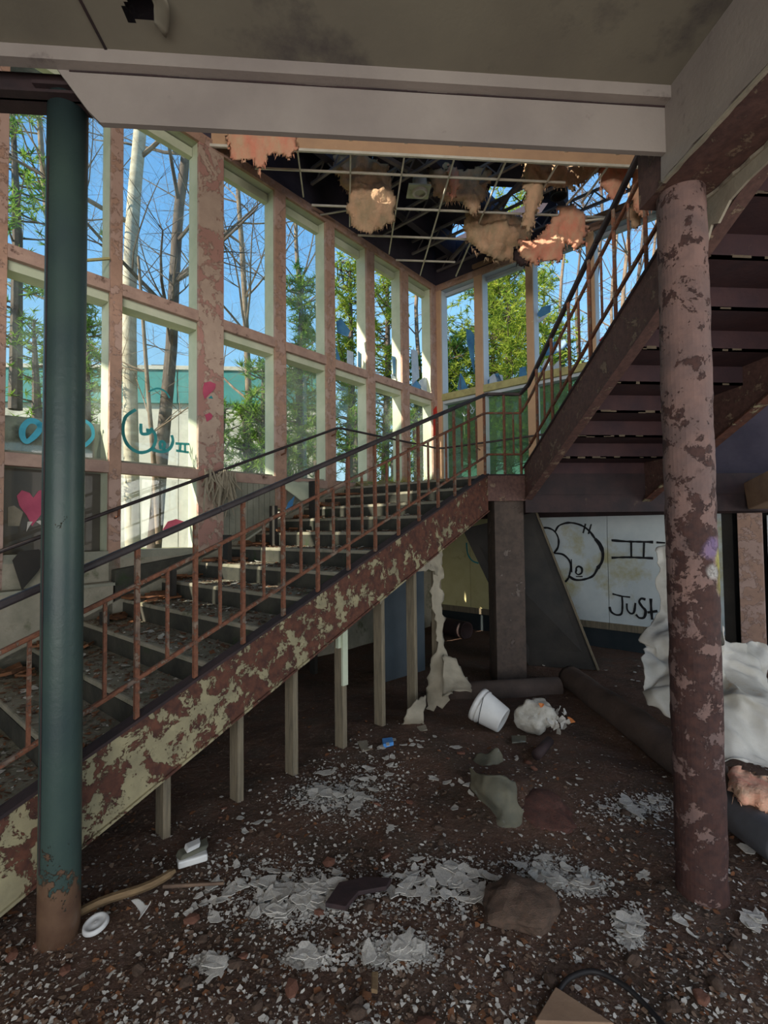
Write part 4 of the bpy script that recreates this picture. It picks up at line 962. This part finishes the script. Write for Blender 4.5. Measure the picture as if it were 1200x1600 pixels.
batt('insulation_batt', 'dangling insulation flap with a grey underside', [(872, 330), (890, 325), (910, 338), (912, 356), (905, 380), (896, 386), (884, 376), (876, 392), (868, 404), (858, 396), (842, 404), (828, 400), (816, 386), (818, 372), (840, 368), (856, 352)], 6.2, .13, 'battpink', 7, 90, 3.5)
batt('insulation_batt', 'dark scorched scrap under the dangling flap', [(806, 386), (826, 384), (840, 396), (832, 408), (812, 412), (804, 400)], 6.25, .08, 'darksteel', 8, 20, 4)
batt('insulation_batt', 'pink insulation tuft left of the upper handrail', [(938, 262), (960, 254), (985, 260), (978, 280), (968, 300), (956, 306), (944, 290), (936, 276)], 5.6, .12, 'battpink', 9, 60, 4)
batt('insulation_batt', 'pink insulation hanging beside the rusty column', [(990, 262), (1010, 252), (1030, 250), (1032, 310), (1018, 318), (1004, 328), (996, 318), (990, 290)], 5.6, .12, 'battpink', 10, 60, 4)
batt('insulation_batt', 'thin yellowish shred below the handrail top', [(984, 318), (996, 312), (1004, 330), (996, 352), (988, 348)], 5.8, .06, 'batt', 11, 30, 3.5)
lf = thing('light_fixture', 'round recessed ceiling light dangling in the roof space', 'light fixture', tuple(onY(656, 302, 6.1)))
p = onY(656, 303, 6.1)
MB().box((p.x-.16, p.y-.12, p.z+.03), (p.x+.13, p.y+.14, p.z+.05)).obj('mounting_plate', M['jamb'], lf)
m_ = MB(); Mx = Matrix.Translation(p); m_.lathe([(.07, .0), (.095, .0), (.098, .04), (.09, .2), (.085, .2), (.08, .02), (.07, .0)], Mx, 24); m_.obj('can', M['white'], lf, smooth=True)
m_ = MB(); m_.lathe([(.0, .06), (.079, .06)], Mx, 24); m_.obj('reflector', M['black'], lf)
lf2 = thing('light_fixture', 'dark round light opening behind the mossy insulation', 'light fixture', tuple(onY(873, 307, 6.3)))
Mx = Matrix.Translation(onY(873, 307, 6.3)); MB().lathe([(.0, .05), (.10, .05), (.10, 0), (.12, 0), (.115, .16), (0, .16)], Mx, 24).obj('can', M['black'], lf2, smooth=True)
# shredded cloth on the wide post
m_ = MB(); rd = random.Random(8); top = onN(342, 738, -4.69)
for i in range(60):
    a = top+MV*rd.uniform(-.16, .17)+Vector((0, 0, rd.uniform(-.06, .03)))+NV*rd.uniform(.0, .06)
    L = rd.uniform(.12, .42)*(1.15 if i % 3 else .7); b_ = a+Vector((rd.uniform(-.04, .04), rd.uniform(-.04, .04), -L*.5)); c_ = b_+Vector((rd.uniform(-.07, .07), rd.uniform(-.05, .05), -L*.5))
    m_.tube([a, b_, c_], [.008, .014, .004], 5)
tag(m_.obj('shredded_cloth', M['torn']), 'shredded grey cloth hanging from the wall handrail on the wide post', 'cloth')

# ================================================================== UNDER THE STAIRS
# torn lining at the last stud
tl = thing('torn_lining', 'torn pale lining hanging under the stringer beside the last stud', 'lining', tuple(onN(690, 1110, -2.6)))
sheet('hanging_strip', [[onN(680, 866, -2.60), onN(692, 868, -2.58)], [onN(675, 930, -2.6), onN(692, 930, -2.57)], [onN(682, 1000, -2.6), onN(694, 1000, -2.57)], [onN(672, 1060, -2.6), onN(696, 1040, -2.5)], [onN(668, 1112, -2.55), onN(702, 1095, -2.4)]], M['torn'], tl, 6, 40, .03, 6, .006, .035)
sheet('flap', [[onN(634, 880, -2.60), onN(660, 866, -2.60), onN(690, 858, -2.6)], [onN(640, 900, -2.6), onN(662, 890, -2.56), onN(688, 905, -2.6)]], M['torn'], tl, 16, 8, .03, 8, .005, .03)
sheet('flap', [[onN(590, 928, -2.60), onN(612, 915, -2.60)], [onN(595, 945, -2.6), onN(606, 932, -2.56)]], M['torn'], tl, 8, 6, .02, 8, .005, .02)
sheet('drape', [[onN(692, 1028, -2.5), onN(712, 1030, -2.45)], [onN(690, 1060, -2.45), onN(724, 1062, -2.35)], [onN(690, 1085, -2.35), onN(738, 1078, -2.2)]], M['torn'], tl, 12, 12, .05, 5, .006, .03)
o = sheet('torn_board', [[onN(645, 1095, -2.5), onN(664, 1088, -2.5)], [onN(636, 1118, -2.45), onN(664, 1115, -2.4)], [onz(628, 1136, .02), onz(662, 1134, .02)]], M['torn'], None, 10, 10, .03, 6, .01, .02)
tag(o, 'torn grey board scrap leaning at the foot of a stud', 'board')
# kerbs
kb = MB(); pts = [(2.33, 5.0, .06), (2.30, 4.3, .07), (2.27, 3.6, .07), (2.25, 3.0, .07), (2.28, 2.4, .06), (2.3, 1.0, .05)]
m_ = MB().tube(resample([Vector(p) for p in pts], 40), .125, 14); m_.v = [(x+.02*noise.noise((x*4, y*4, z*4)), y, z+.02*noise.noise((x*4+3, y*4, z*4))) for x, y, z in m_.v]
tag(m_.obj('kerb', M['kerb'], smooth=True), 'long dirt-covered kerb running under the upper flight', 'kerb')
m_ = MB().tube([(0.95, 4.75, .03), (1.5, 4.72, .05), (2.1, 4.75, .05)], .10, 12); tag(m_.obj('kerb', M['kerb'], smooth=True), 'short dark kerb in front of the brown landing column', 'kerb')
# drain pipe end
dp = MB(); a = onz(735, 990, .12)+Vector((0, .2, 0)); 
m_ = MB().tube([a+Vector((-.35, .55, 0)), a], .13, 20, False); m_.lathe([(.13, 0), (.11, 0), (.11, -.3), (0, -.3)], Matrix.Translation(a) @ Vector((.35, -.55, 0)).to_track_quat('Z', 'Y').to_matrix().to_4x4(), 20)
tag(m_.obj('drain_pipe', M['darksteel'], smooth=True), 'dark open pipe end lying below the yellowed panel', 'pipe')

# plastic sheeting, right
def W3(x, y, Y): return onY(x, y, Y)
ps = sheet('plastic_sheet', [
    [W3(1026, 860, 4.6), W3(1044, 850, 4.6), W3(1066, 870, 4.55)],
    [W3(1030, 930, 4.5), W3(1046, 940, 4.45), W3(1070, 950, 4.4)],
    [W3(1012, 985, 4.2), W3(1036, 990, 4.1), W3(1066, 985, 4.1)],
    [W3(1000, 1030, 3.9), W3(1034, 1042, 3.8), W3(1072, 1040, 3.7)],
    [W3(1003, 1066, 3.7), W3(1040, 1082, 3.6), W3(1080, 1085, 3.5)],
    [W3(1026, 1105, 3.55), W3(1056, 1124, 3.4), W3(1090, 1130, 3.3)]], M['plastic'], None, 30, 60, .09, 3.4, .004, .01)
tag(ps, 'white plastic sheet draped left of the rusty column with an orange stain', 'plastic sheet')
ps = sheet('plastic_sheet', [
    [W3(1112, 978, 3.6), W3(1150, 1000, 3.7), W3(1180, 1010, 3.8), W3(1196, 1022, 3.9)],
    [W3(1108, 1040, 3.45), W3(1146, 1044, 3.5), W3(1180, 1050, 3.6), W3(1200, 1062, 3.65)],
    [W3(1100, 1100, 3.3), W3(1140, 1098, 3.2), W3(1180, 1096, 3.2), W3(1215, 1110, 3.2)],
    [W3(1098, 1150, 3.05), W3(1140, 1160, 2.95), W3(1180, 1170, 2.95), W3(1220, 1176, 2.95)],
    [W3(1100, 1178, 2.95), W3(1145, 1190, 2.85), W3(1190, 1205, 2.8), W3(1230, 1215, 2.8)]], M['plastic'], None, 60, 60, .12, 3.2, .004, .01, 4)
tag(ps, 'crumpled white plastic sheet heaped right of the rusty column', 'plastic sheet')
o = pillow('insulation_scrap', [(1138, 1196), (1165, 1200), (1200, 1214), (1225, 1222), (1225, 1262), (1180, 1256), (1150, 1248), (1138, 1235)], lambda x, y: onz(x, y, .22), 7, .10, M['battpink'], None, .10, 3, 20, .3, .5)
tag(o, 'pink insulation lying over the duct at the right edge', 'insulation')
m_ = MB().tube(resample([onz(1135, 1262, .09), onz(1175, 1290, .09), onz(1230, 1330, .09)], 12), .095, 18)
tag(m_.obj('fallen_duct', plain('grey_duct', (84, 84, 88), (70, 66, 66), 4, .7, .2, 20), smooth=True), 'grey fallen duct at the right edge under pink insulation', 'duct')
# tan timber end and top right post detail
MBt = MB().bar(onM(1180, 775, 6.7), onM(1240, 748, 6.2), .2, .30); tag(MBt.obj('tan_beam_end', M['tan'], bevel=.01), 'tan wrapped beam end at the right edge above the post', 'beam')

# ================================================================== DEBRIS THINGS
def bucket():
    th = thing('white_bucket', 'white plastic bucket lying on its side on the dirt', 'bucket', tuple(onz(768, 1140, 0)))
    top = onz(762, 1128, 0); ax = Vector((.62, -.50, -.34)).normalized()        # from mouth to base
    c = onY(766, 1117, onz(766, 1140, 0).y)
    L, r1, r2 = .245, .130, .105
    m0 = Matrix.Translation(c-ax*L/2) @ ax.to_track_quat('Z', 'Y').to_matrix().to_4x4()
    MB().lathe([(0.0, .02), (r1-.006, .02), (r1, 0), (r1+.008, .0), (r1+.009, .03), (r1+.002, .032), (r1+.002, .045), (r1+.006, .047), (r1+.006, .058), (r1-.001, .06), (r2, L-.01), (r2-.006, L), (r2-.014, L), (r2-.016, L-.006), (0, L-.006)], m0, 40).obj('body', M['white'], th, smooth=True)
    pts = []
    for i in range(17):
        g = math.pi*i/16; pts.append(m0 @ Vector(((r1+.012)*math.cos(g+2.2), (r1+.012)*math.sin(g+2.2), .05+.045*math.sin(g))))
    MB().tube(pts, .0028, 6).obj('wire_handle', M['black'], th)
    k = pts[8]; d = (pts[9]-pts[7]).normalized(); MB().tube([k-d*.018, k+d*.018], .006, 8).obj('grip', M['black'], th)
    zmin = min(v.co.z for v in th.children[0].data.vertices)
    dz = gz(c.x, c.y)-zmin
    for ch in th.children: ch.location.z += dz
bucket()
bg_ = thing('rubbish_bag', 'torn white plastic bag spilling paper and wrappers', 'bag', tuple(onz(855, 1150, 0)))
c = onz(850, 1148, 0); rr_ = .135
me = rock_mesh('bag', M['plastic'], 4, .85, 4)
for v in me.vertices: v.co += Vector(noise.noise_vector(v.co*3.5))*.10+Vector(noise.noise_vector(v.co*8))*.045
for p in me.polygons: p.use_smooth = True
put('sack', me, (c.x-.03, c.y+.08, .12), (.15, .14, .15), (0, .2, .5), bg_)
rd = random.Random(3); fl = [flake_mesh('paper', M['chip'], 1, 6, .03, .9, i) for i in range(3)]
for i in range(26):
    put('paper_scrap', fl[i % 3], (c.x+rd.uniform(.02, .20), c.y+rd.uniform(-.06, .10), rd.uniform(.03, .17)), rd.uniform(.02, .045), (rd.uniform(-1.5, 1.5), rd.uniform(-1.5, 1.5), rd.uniform(0, 6)), bg_)
put('orange_wrapper', flake_mesh('orange_wrapper', M['orange'], 1, 7, .03, .9, 8), (c.x+.22, c.y+.02, .10), .035, (1.2, .4, 0), bg_)
put('orange_wrapper', flake_mesh('orange_wrapper', M['orange'], 1, 7, .03, .9, 9), (c.x-.03, c.y-.02, .24), .03, (.9, .2, 0), bg_)
# lid
c = onz(150, 1450, .02)
m_ = MB(); mm = Matrix.Translation((c.x, c.y, c.z+.01)) @ Matrix.Rotation(.18, 4, 'X') @ Matrix.Rotation(-.12, 4, 'Y')
m_.lathe([(0, .012), (.006, .015), (.012, .012), (.026, .010), (.034, .013), (.040, .018), (.046, .016), (.050, .002), (.048, 0), (0, 0)], mm, 32)
tag(m_.obj('plastic_disc', M['white'], smooth=True), 'round white plastic lid beside the green column foot', 'lid')
# paper rolls / folded card
wr_ = thing('folded_carton', 'pair of flattened white cartons near the first stud', 'carton', tuple(onz(298, 1345, 0)))
MB().prism([onz(x, y, .03) for x, y in ((276, 1344), (322, 1334), (325, 1346), (278, 1360))], (0, 0, .035)).obj('carton', M['white'], wr_, bevel=.008)
MB().prism([onz(x, y, .06) for x, y in ((273, 1338), (318, 1318), (322, 1330), (280, 1348))], (0.01, .02, .02)).obj('carton', M['paperb'], wr_, bevel=.006)
MB().prism([onz(x, y, .08) for x, y in ((287, 1326), (310, 1316), (312, 1324), (292, 1334))], (0, .02, .012)).obj('carton', M['white'], wr_, bevel=.004)
def slab(name, label, cat, px, z, th, mt, bev=.003, tilt=(0, 0), group=None):
    m_ = MB(); pts = [onz(x, y, z+tilt[0]*(x-px[0][0])+tilt[1]*(y-px[0][1])) for x, y in px]
    m_.prism(pts, (0, 0, th)); return tag(m_.obj(name, M[mt], bevel=bev), label, cat, group)
m_ = MB().tube(resample([onz(112, 1432, .03), onz(160, 1408, .04), onz(230, 1385, .05), onz(274, 1360, .07)], 10), [.012]+[.018]*9+[.008], 6)
tag(m_.obj('splintered_stick', M['stick']), 'long splintered pale stick by the green column', 'stick')
m_ = MB().tube([onz(255, 1385, .03), onz(350, 1380, .03)], [.009, .007], 6); tag(m_.obj('thin_stick', M['chipdark']), 'thin brown stick right of the long pale one', 'stick')
sh = thing('bent_white_sheet', 'bent white plastic scrap with a pointed fin', 'plastic scrap', tuple(onz(225, 1430, 0)))
sheet('sheet', [[onz(203, 1408, .02), onz(215, 1405, .06)], [onz(220, 1425, .03), onz(232, 1415, .10)], [onz(216, 1438, .02), onz(236, 1412, .13)]], M['white'], sh, 8, 8, .01, 8, .003)
tag(put('large_stone', rock_mesh('large_stone', M['stone'], 12, .55, 4), tuple(onz(812, 1412, .04)), (.155, .125, .13), (.1, .1, .4)), 'large dirty brown stone in the foreground', 'stone')
slab('flat_slab', 'flat dark grey slab amid paint flakes', 'slab', ((508, 1418), (530, 1385), (570, 1376), (612, 1378), (604, 1392), (560, 1400), (540, 1424)), .02, .02, 'darksteel')
slab('tan_board_piece', 'tan board corner at the bottom edge', 'board', ((836, 1602), (868, 1548), (905, 1572), (960, 1606)), .02, .015, 'tan')
slab('wood_offcut', 'small brown wood offcut in the foreground', 'wood offcut', ((581, 1524), (591, 1524), (590, 1554), (580, 1552)), .02, .015, 'stick')
slab('pale_card', 'pale square card behind the long paper scrap', 'card', ((799, 1151), (822, 1151), (822, 1160), (800, 1162)), .02, .01, 'paperb')
slab('grey_card', 'grey card at the foot of the third stud', 'card', ((558, 1160), (575, 1158), (584, 1172), (566, 1176)), .03, .01, 'torn')
slab('white_board_strip', 'long pale broken strip near the torn board', 'board', ((632, 1142), (665, 1134), (668, 1142), (640, 1150)), .03, .012, 'torn')
sm = thing('printed_carton', 'small blue and white printed carton on the rubble', 'carton', tuple(onz(606, 1168, 0)))
MB().prism([onz(x, y, .05) for x, y in ((597, 1160), (613, 1158), (615, 1166), (599, 1169))], (0, 0, .03)).obj('box', M['blue'], sm, bevel=.002)
MB().prism([onz(x, y, .081) for x, y in ((603, 1161), (608, 1160), (609, 1165), (604, 1166))], (0, 0, .002)).obj('print', M['white'], sm)
o = sheet('crumpled_paper', [[onz(745, 1182, .04), onz(762, 1178, .07), onz(778, 1172, .10), onz(784, 1178, .08)], [onz(737, 1192, .01), onz(756, 1196, .03), onz(776, 1194, .03), onz(786, 1190, .02)]], M['paperb'], None, 18, 8, .02, 9, .004, .01)
tag(o, 'curled grey-green paper strip below the bucket', 'paper')
o = sheet('grey_wrapper', [[onz(737, 1200, .16), onz(756, 1208, .20), onz(790, 1215, .20), onz(806, 1222, .17)], [onz(738, 1222, .10), onz(760, 1232, .16), onz(792, 1240, .16), onz(808, 1254, .10)], [onz(742, 1240, .02), onz(768, 1262, .06), onz(792, 1270, .07), onz(820, 1275, .02)], [onz(752, 1255, .0), onz(774, 1292, .01), onz(800, 1294, .01), onz(826, 1292, .0)]], M['paperb'], None, 24, 24, .03, 6, .004, .01)
tag(o, 'large crumpled grey-green wrapper in the middle of the floor', 'wrapper')
tag(put('red_fibre_heap', rock_mesh('red_fibre_heap', M['reddust'], 3, .5, 4), tuple(onz(838, 1262, .01)), (.16, .24, .13), (0, 0, .6)), 'reddish fibre heap right of the crumpled wrapper', 'heap')
m_ = MB(); pts = resample([onz(868, 1556, .02), onz(890, 1528, .03), (onz(930, 1518, .03)), onz(975, 1540, .03), onz(1010, 1572, .02), onz(1045, 1612, .02)], 40)
tag(m_.tube(pts, .009, 8).obj('black_hose', M['black'], smooth=True), 'thin curved black hose at the bottom edge', 'hose')
slab('brown_shard', 'brown clay shard in the lower right corner area', 'shard', ((1081, 1552), (1095, 1551), (1111, 1566), (1104, 1576), (1090, 1570)), .02, .02, 'brick', .006)
# brown tube piece below the bag
m_ = MB().tube([onz(838, 1180, .05), onz(858, 1158, .05)], .035, 14); tag(m_.obj('tube_piece', M['darksteel'], smooth=True), 'short dark tube piece in front of the rubbish bag', 'tube')
# stones and brick bits
rd = random.Random(21); rk = [rock_mesh('rubble_stone', M['stone'], i, .6, 2) for i in range(5)]; bk = [rock_mesh('brick_bit', M['brick'], i+9, .55, 1) for i in range(4)]
used = []
for i in range(46):
    x, y = rd.uniform(150, 1150), rd.uniform(1190, 1590)
    if x < 560 and y < 1200+(560-x)*.45: continue
    p = onz(x, y, 0); s_ = rd.uniform(.014, .034)
    tag(put('rubble_stone', rk[i % 5], (p.x, p.y, gz(p.x, p.y)+s_*.3), (s_, s_*.8, s_*.8), (0, 0, rd.uniform(0, 6))), 'small brown stone lying in the floor dirt', 'stone', 'small stones in the floor dirt')
for i, (x, y) in enumerate(((345, 1278), (350, 1265), (575, 1420), (300, 1438), (515, 1350), (603, 1340), (380, 1495), (665, 1600), (700, 1196), (720, 1186), (825, 1192), (835, 1205), (960, 1095), (500, 1428), (590, 1262), (60, 1480), (20, 1498), (100, 1520), (640, 1260), (455, 1550))):
    p = onz(x, y, 0); s_ = rd.uniform(.018, .038)
    tag(put('brick_bit', bk[i % 4], (p.x, p.y, gz(p.x, p.y)+s_*.3), (s_, s_*.7, s_*.6), (rd.uniform(-.4, .4), rd.uniform(-.4, .4), rd.uniform(0, 6))), 'reddish clay fragment lying in the floor dirt', 'fragment', 'clay fragments in the floor dirt')

# large paint flakes, one by one, and the countless small ones as stuff
fm_ = [flake_mesh('paint_flake', M['chip'], 1, 6+i % 4, .05, .22, i) for i in range(8)]
clusters = [((430, 1395), (105, 50), 40, (.02, .06)), ((480, 1405), (70, 35), 22, (.03, .07)), ((690, 1385), (85, 42), 40, (.02, .06)), ((560, 1235), (75, 45), 26, (.02, .055)), ((510, 1250), (50, 20), 12, (.03, .06)),
            ((620, 1490), (50, 18), 12, (.03, .06)), ((478, 1500), (24, 10), 4, (.04, .06)), ((330, 1505), (20, 10), 3, (.04, .06)), ((850, 1365), (35, 25), 8, (.03, .055)), ((915, 1380), (25, 14), 4, (.04, .06)), ((1000, 1262), (55, 16), 9, (.03, .07)),
            ((985, 1455), (16, 22), 5, (.03, .05)), ((1060, 1450), (30, 14), 5, (.02, .04)), ((1175, 1440), (22, 22), 5, (.03, .06)), ((1055, 1318), (10, 10), 2, (.03, .04)), ((1165, 1330), (12, 8), 2, (.04, .05)), ((650, 1175), (40, 15), 8, (.02, .04)), ((600, 1190), (60, 30), 12, (.02, .04)),
            ((1000, 1370), (20, 14), 2, (.02, .03)), ((820, 1190), (40, 20), 3, (.02, .03)), ((900, 1225), (14, 8), 2, (.02, .03)), ((410, 1290), (50, 20), 6, (.02, .04)), ((715, 1240), (40, 30), 8, (.02, .05)), ((330, 1420), (60, 30), 8, (.02, .04)), ((860, 1045), (90, 20), 5, (.02, .035)), ((980, 1060), (40, 30), 5, (.02, .04))]
where = ['in the broad drift left of the flat slab', 'against the left side of the flat grey slab', 'in the white drift between flat slab and large stone', 'in the drift below the stud feet',
 'in the scatter below the fourth stud', 'in the small drift in front of the wood offcut', 'in the pair of bright patches at lower centre left', 'in the small patch at the lower left', 'just above the large stone',
 'in the jagged patch right of the large stone', 'in the pale streak left of the rusty column', 'in the small patch between large stone and column foot', 'at the foot of the rusty column', 'right of the rusty column foot',
 'touching the left side of the rusty column', 'beside the fallen duct', 'around the small printed carton', 'left of the crumpled wrapper', 'midway between large stone and rusty column', 'just below the white bucket',
 'right of the reddish heap', 'between the folded cartons and the studs', 'on the near-left side of the crumpled wrapper', 'around the thin brown stick', 'on the bare dirt behind the bucket', 'on the dirt beyond the long kerb']
rd = random.Random(77)
for ((cx_, cy_), (sx0, sy0), n_, (a, b_)), wh in zip(clusters, where):
    for i in range(n_):
        for _ in range(9):
            u, v = rd.gauss(0, .5), rd.gauss(0, .5)
            if u*u+v*v < 1.2: break
        p = onz(cx_+u*sx0, cy_+v*sy0, 0)
        if p.y > 6.6: continue
        s_ = rd.uniform(a, b_); k_ = rd.uniform(.6, 1)
        tag(put('paint_flake', fm_[rd.randrange(8)], (p.x, p.y, gz(p.x, p.y)+.006+.014*rd.random()), (s_, s_*k_, s_), (rd.uniform(-.15, .15), rd.uniform(-.15, .15), rd.uniform(0, 6))), 'pale peeled paint flake '+wh, 'paint flake', 'peeled paint flakes '+wh)
big = []
for i in range(6):
    me = flake_mesh('paint_sheet', M['chip'], 1, 17, .03, .04, 40+i)
    for k in range(1, len(me.vertices)):
        v = me.vertices[k]; q = 1+.55*noise.noise((v.co.x*4+i, v.co.y*4, 0)); v.co.x *= q; v.co.y *= q
    big.append(me)
for i, (x, y, s_) in enumerate(((508, 1212, .07), (498, 1243, .08), (562, 1250, .07), (478, 1402, .09), (505, 1388, .07), (440, 1396, .08), (690, 1374, .08), (722, 1386, .08), (748, 1402, .07), (640, 1378, .07), (850, 1343, .05),
        (862, 1374, .06), (914, 1382, .07), (630, 1486, .08), (486, 1508, .05), (340, 1522, .05), (992, 1268, .09), (985, 1464, .05), (1172, 1450, .06), (812, 1356, .045), (1000, 1372, .03), (524, 1408, .06), (405, 1424, .06), (660, 1402, .06), (712, 1178, .05), (610, 1300, .04))):
    p = onz(x, y, 0); wh = min(zip(clusters, where), key=lambda c_: (c_[0][0][0]-x)**2+(c_[0][0][1]-y)**2)[1]
    tag(put('paint_sheet', big[i % 6], (p.x, p.y, gz(p.x, p.y)+.014), (s_, s_*.8, s_), (0, 0, i*1.3)), 'broad flat pale paint sheet '+wh, 'paint sheet', 'broad paint sheets '+wh)
def scatter(name, label, mt, n_, fn, smin, smax, seed, cat='debris'):
    rd = random.Random(seed); m_ = MB()
    for i in range(n_):
        r = fn(rd)
        if r is None: continue
        p, nrm = r; s_ = smin+(smax-smin)*rd.random()**2.5; g = rd.uniform(0, 6.28)
        ax = Vector((math.cos(g), math.sin(g), rd.uniform(-.35, .35))); ay = Vector((-math.sin(g), math.cos(g), rd.uniform(-.35, .35))); q = rd.uniform(.45, 1)
        k = rd.choice((3, 4, 5, 5)); pts = []
        for j in range(k):
            h = 6.283*j/k+rd.uniform(-.4, .4); w_ = s_*rd.uniform(.6, 1.15); pts.append(p+ax*math.cos(h)*w_+ay*math.sin(h)*w_*q)
        m_.poly(pts)
    return tag(m_.obj(name, M[mt]), label, cat, kind='stuff')
def ffloor(rd):
    c_ = rd.choice(clusters[:12]) if rd.random() < .74 else None
    if c_:
        (cx_, cy_), (sx0, sy0), n_, _ = c_; x, y = cx_+rd.gauss(0, .7)*sx0, cy_+rd.gauss(0, .7)*sy0
    else: x, y = rd.uniform(-50, 1250), 1130+480*rd.random()**.8
    if y < 1060: return None
    p = onz(x, y, 0)
    if (p.x-p.y)*S < -2.75: return None
    p.z = gz(p.x, p.y)+.006; return p, None
scatter('small_paint_chips', 'countless small pale paint chips scattered over the dirt', 'chip', 26000, ffloor, .0025, .016, 5)
def fdark(rd):
    p = onz(rd.uniform(-50, 1250), 1060+550*rd.random(), 0); p.z = gz(p.x, p.y)+.005; return p, None
scatter('crumbled_debris', 'crumbled brown debris mixed through the floor dirt', 'chipdark', 9000, fdark, .003, .018, 6)
def fred(rd):
    p = onz(rd.uniform(-50, 1250), 1060+550*rd.random(), 0); p.z = gz(p.x, p.y)+.006; return p, None
scatter('leaf_litter', 'reddish crumbled leaves mixed through the floor dirt', 'leaf', 2500, fred, .004, .022, 7)
def fstep(rd):
    k = rd.randrange(0, 14); t_ = tk(k)+rd.uniform(.01, .33); c_ = -4.6+2.0*rd.random()**(1.2)
    return P(t_, c_, 2.2-.145*k+.004+.004*rd.random()), None
scatter('step_debris', 'pale crumbs and chips littering the step treads', 'chip', 5000, fstep, .003, .018, 8)
scatter('step_leaf_litter', 'brown leaf litter and crumbs on the step treads', 'leaf', 6500, fstep, .006, .030, 9)
scatter('step_dust', 'brown crumbled debris on the step treads', 'chipdark', 6000, fstep, .005, .025, 10)
rd = random.Random(12)
ORD = 'zero one two three four five six seven eight nine ten eleven twelve thirteen fourteen'.split()
for i in range(70):
    k = rd.randrange(2, 14); p = P(tk(k)+rd.uniform(.05, .3), rd.uniform(-4.2, -2.7), 2.2-.145*k+.010); s_ = rd.uniform(.02, .055)
    tag(put('step_flake', fm_[rd.randrange(8)], tuple(p), (s_, s_*.7, s_), (rd.uniform(-.2, .2), rd.uniform(-.2, .2), rd.uniform(0, 6))), 'pale paint flake lying on stair tread number %s below the landing' % ORD[k], 'paint flake', 'paint flakes on tread %s below the landing' % ORD[k])
# rubble banked against the left ends of the steps
rb = MB()
for k in range(1, 13):
    for _ in range(10):
        p = P(tk(k)+rd.uniform(0, .3), -4.55+abs(rd.gauss(0, .16)), 2.2-.145*k+.02); s_ = rd.uniform(.03, .09)
        m3 = Matrix.Rotation(rd.uniform(0, 6), 3, 'Z') @ Matrix.Rotation(rd.uniform(-.5, .5), 3, 'X')
        c8 = [p+m3 @ Vector((a*s_, b_*s_*.6, c_*s_*.25)) for c_ in (0, 1) for a, b_ in ((-1, -1), (1, -.8), (.8, 1), (-.9, .9))]; rb.hexa(c8)
tag(rb.obj('banked_rubble', M['leaf']), 'brown rubble banked along the wall side of the steps', 'rubble', kind='stuff')
tag(MB().bar(P(2.95, -4.5, 1.52), P(3.55, -4.3, 1.95), .09, .02).obj('fallen_board', M['apron']), 'pale fallen board leaning over the upper left steps', 'board')
tag(sheet('peeled_panel', [[onN(444, 755, -4.6), onN(470, 752, -4.6), onN(490, 756, -4.6)], [onN(444, 762, -4.55), onN(478, 768, -4.5), onN(492, 782, -4.5)], [onN(470, 785, -4.5), onN(484, 782, -4.45), onN(494, 792, -4.45)]], M['jamb'], None, 10, 10, .02, 5, .006), 'curled pale panel peeling away above the steps', 'panel')
sg = MB().prism([onN(x, y, -4.2) for x, y in ((446, 798), (450, 785), (460, 775), (456, 794))], NV*.004).obj('blue_glass_shard', M['glassblue']); tag(sg, 'small blue glass shard standing on the steps', 'glass shard')
tag(put('pink_rag', rock_mesh('pink_rag', M['battpink'], 5, .4, 3), tuple(onN(562, 866, -2.8)), (.07, .05, .05)), 'crumpled pink rag on a step near the stringer', 'rag')
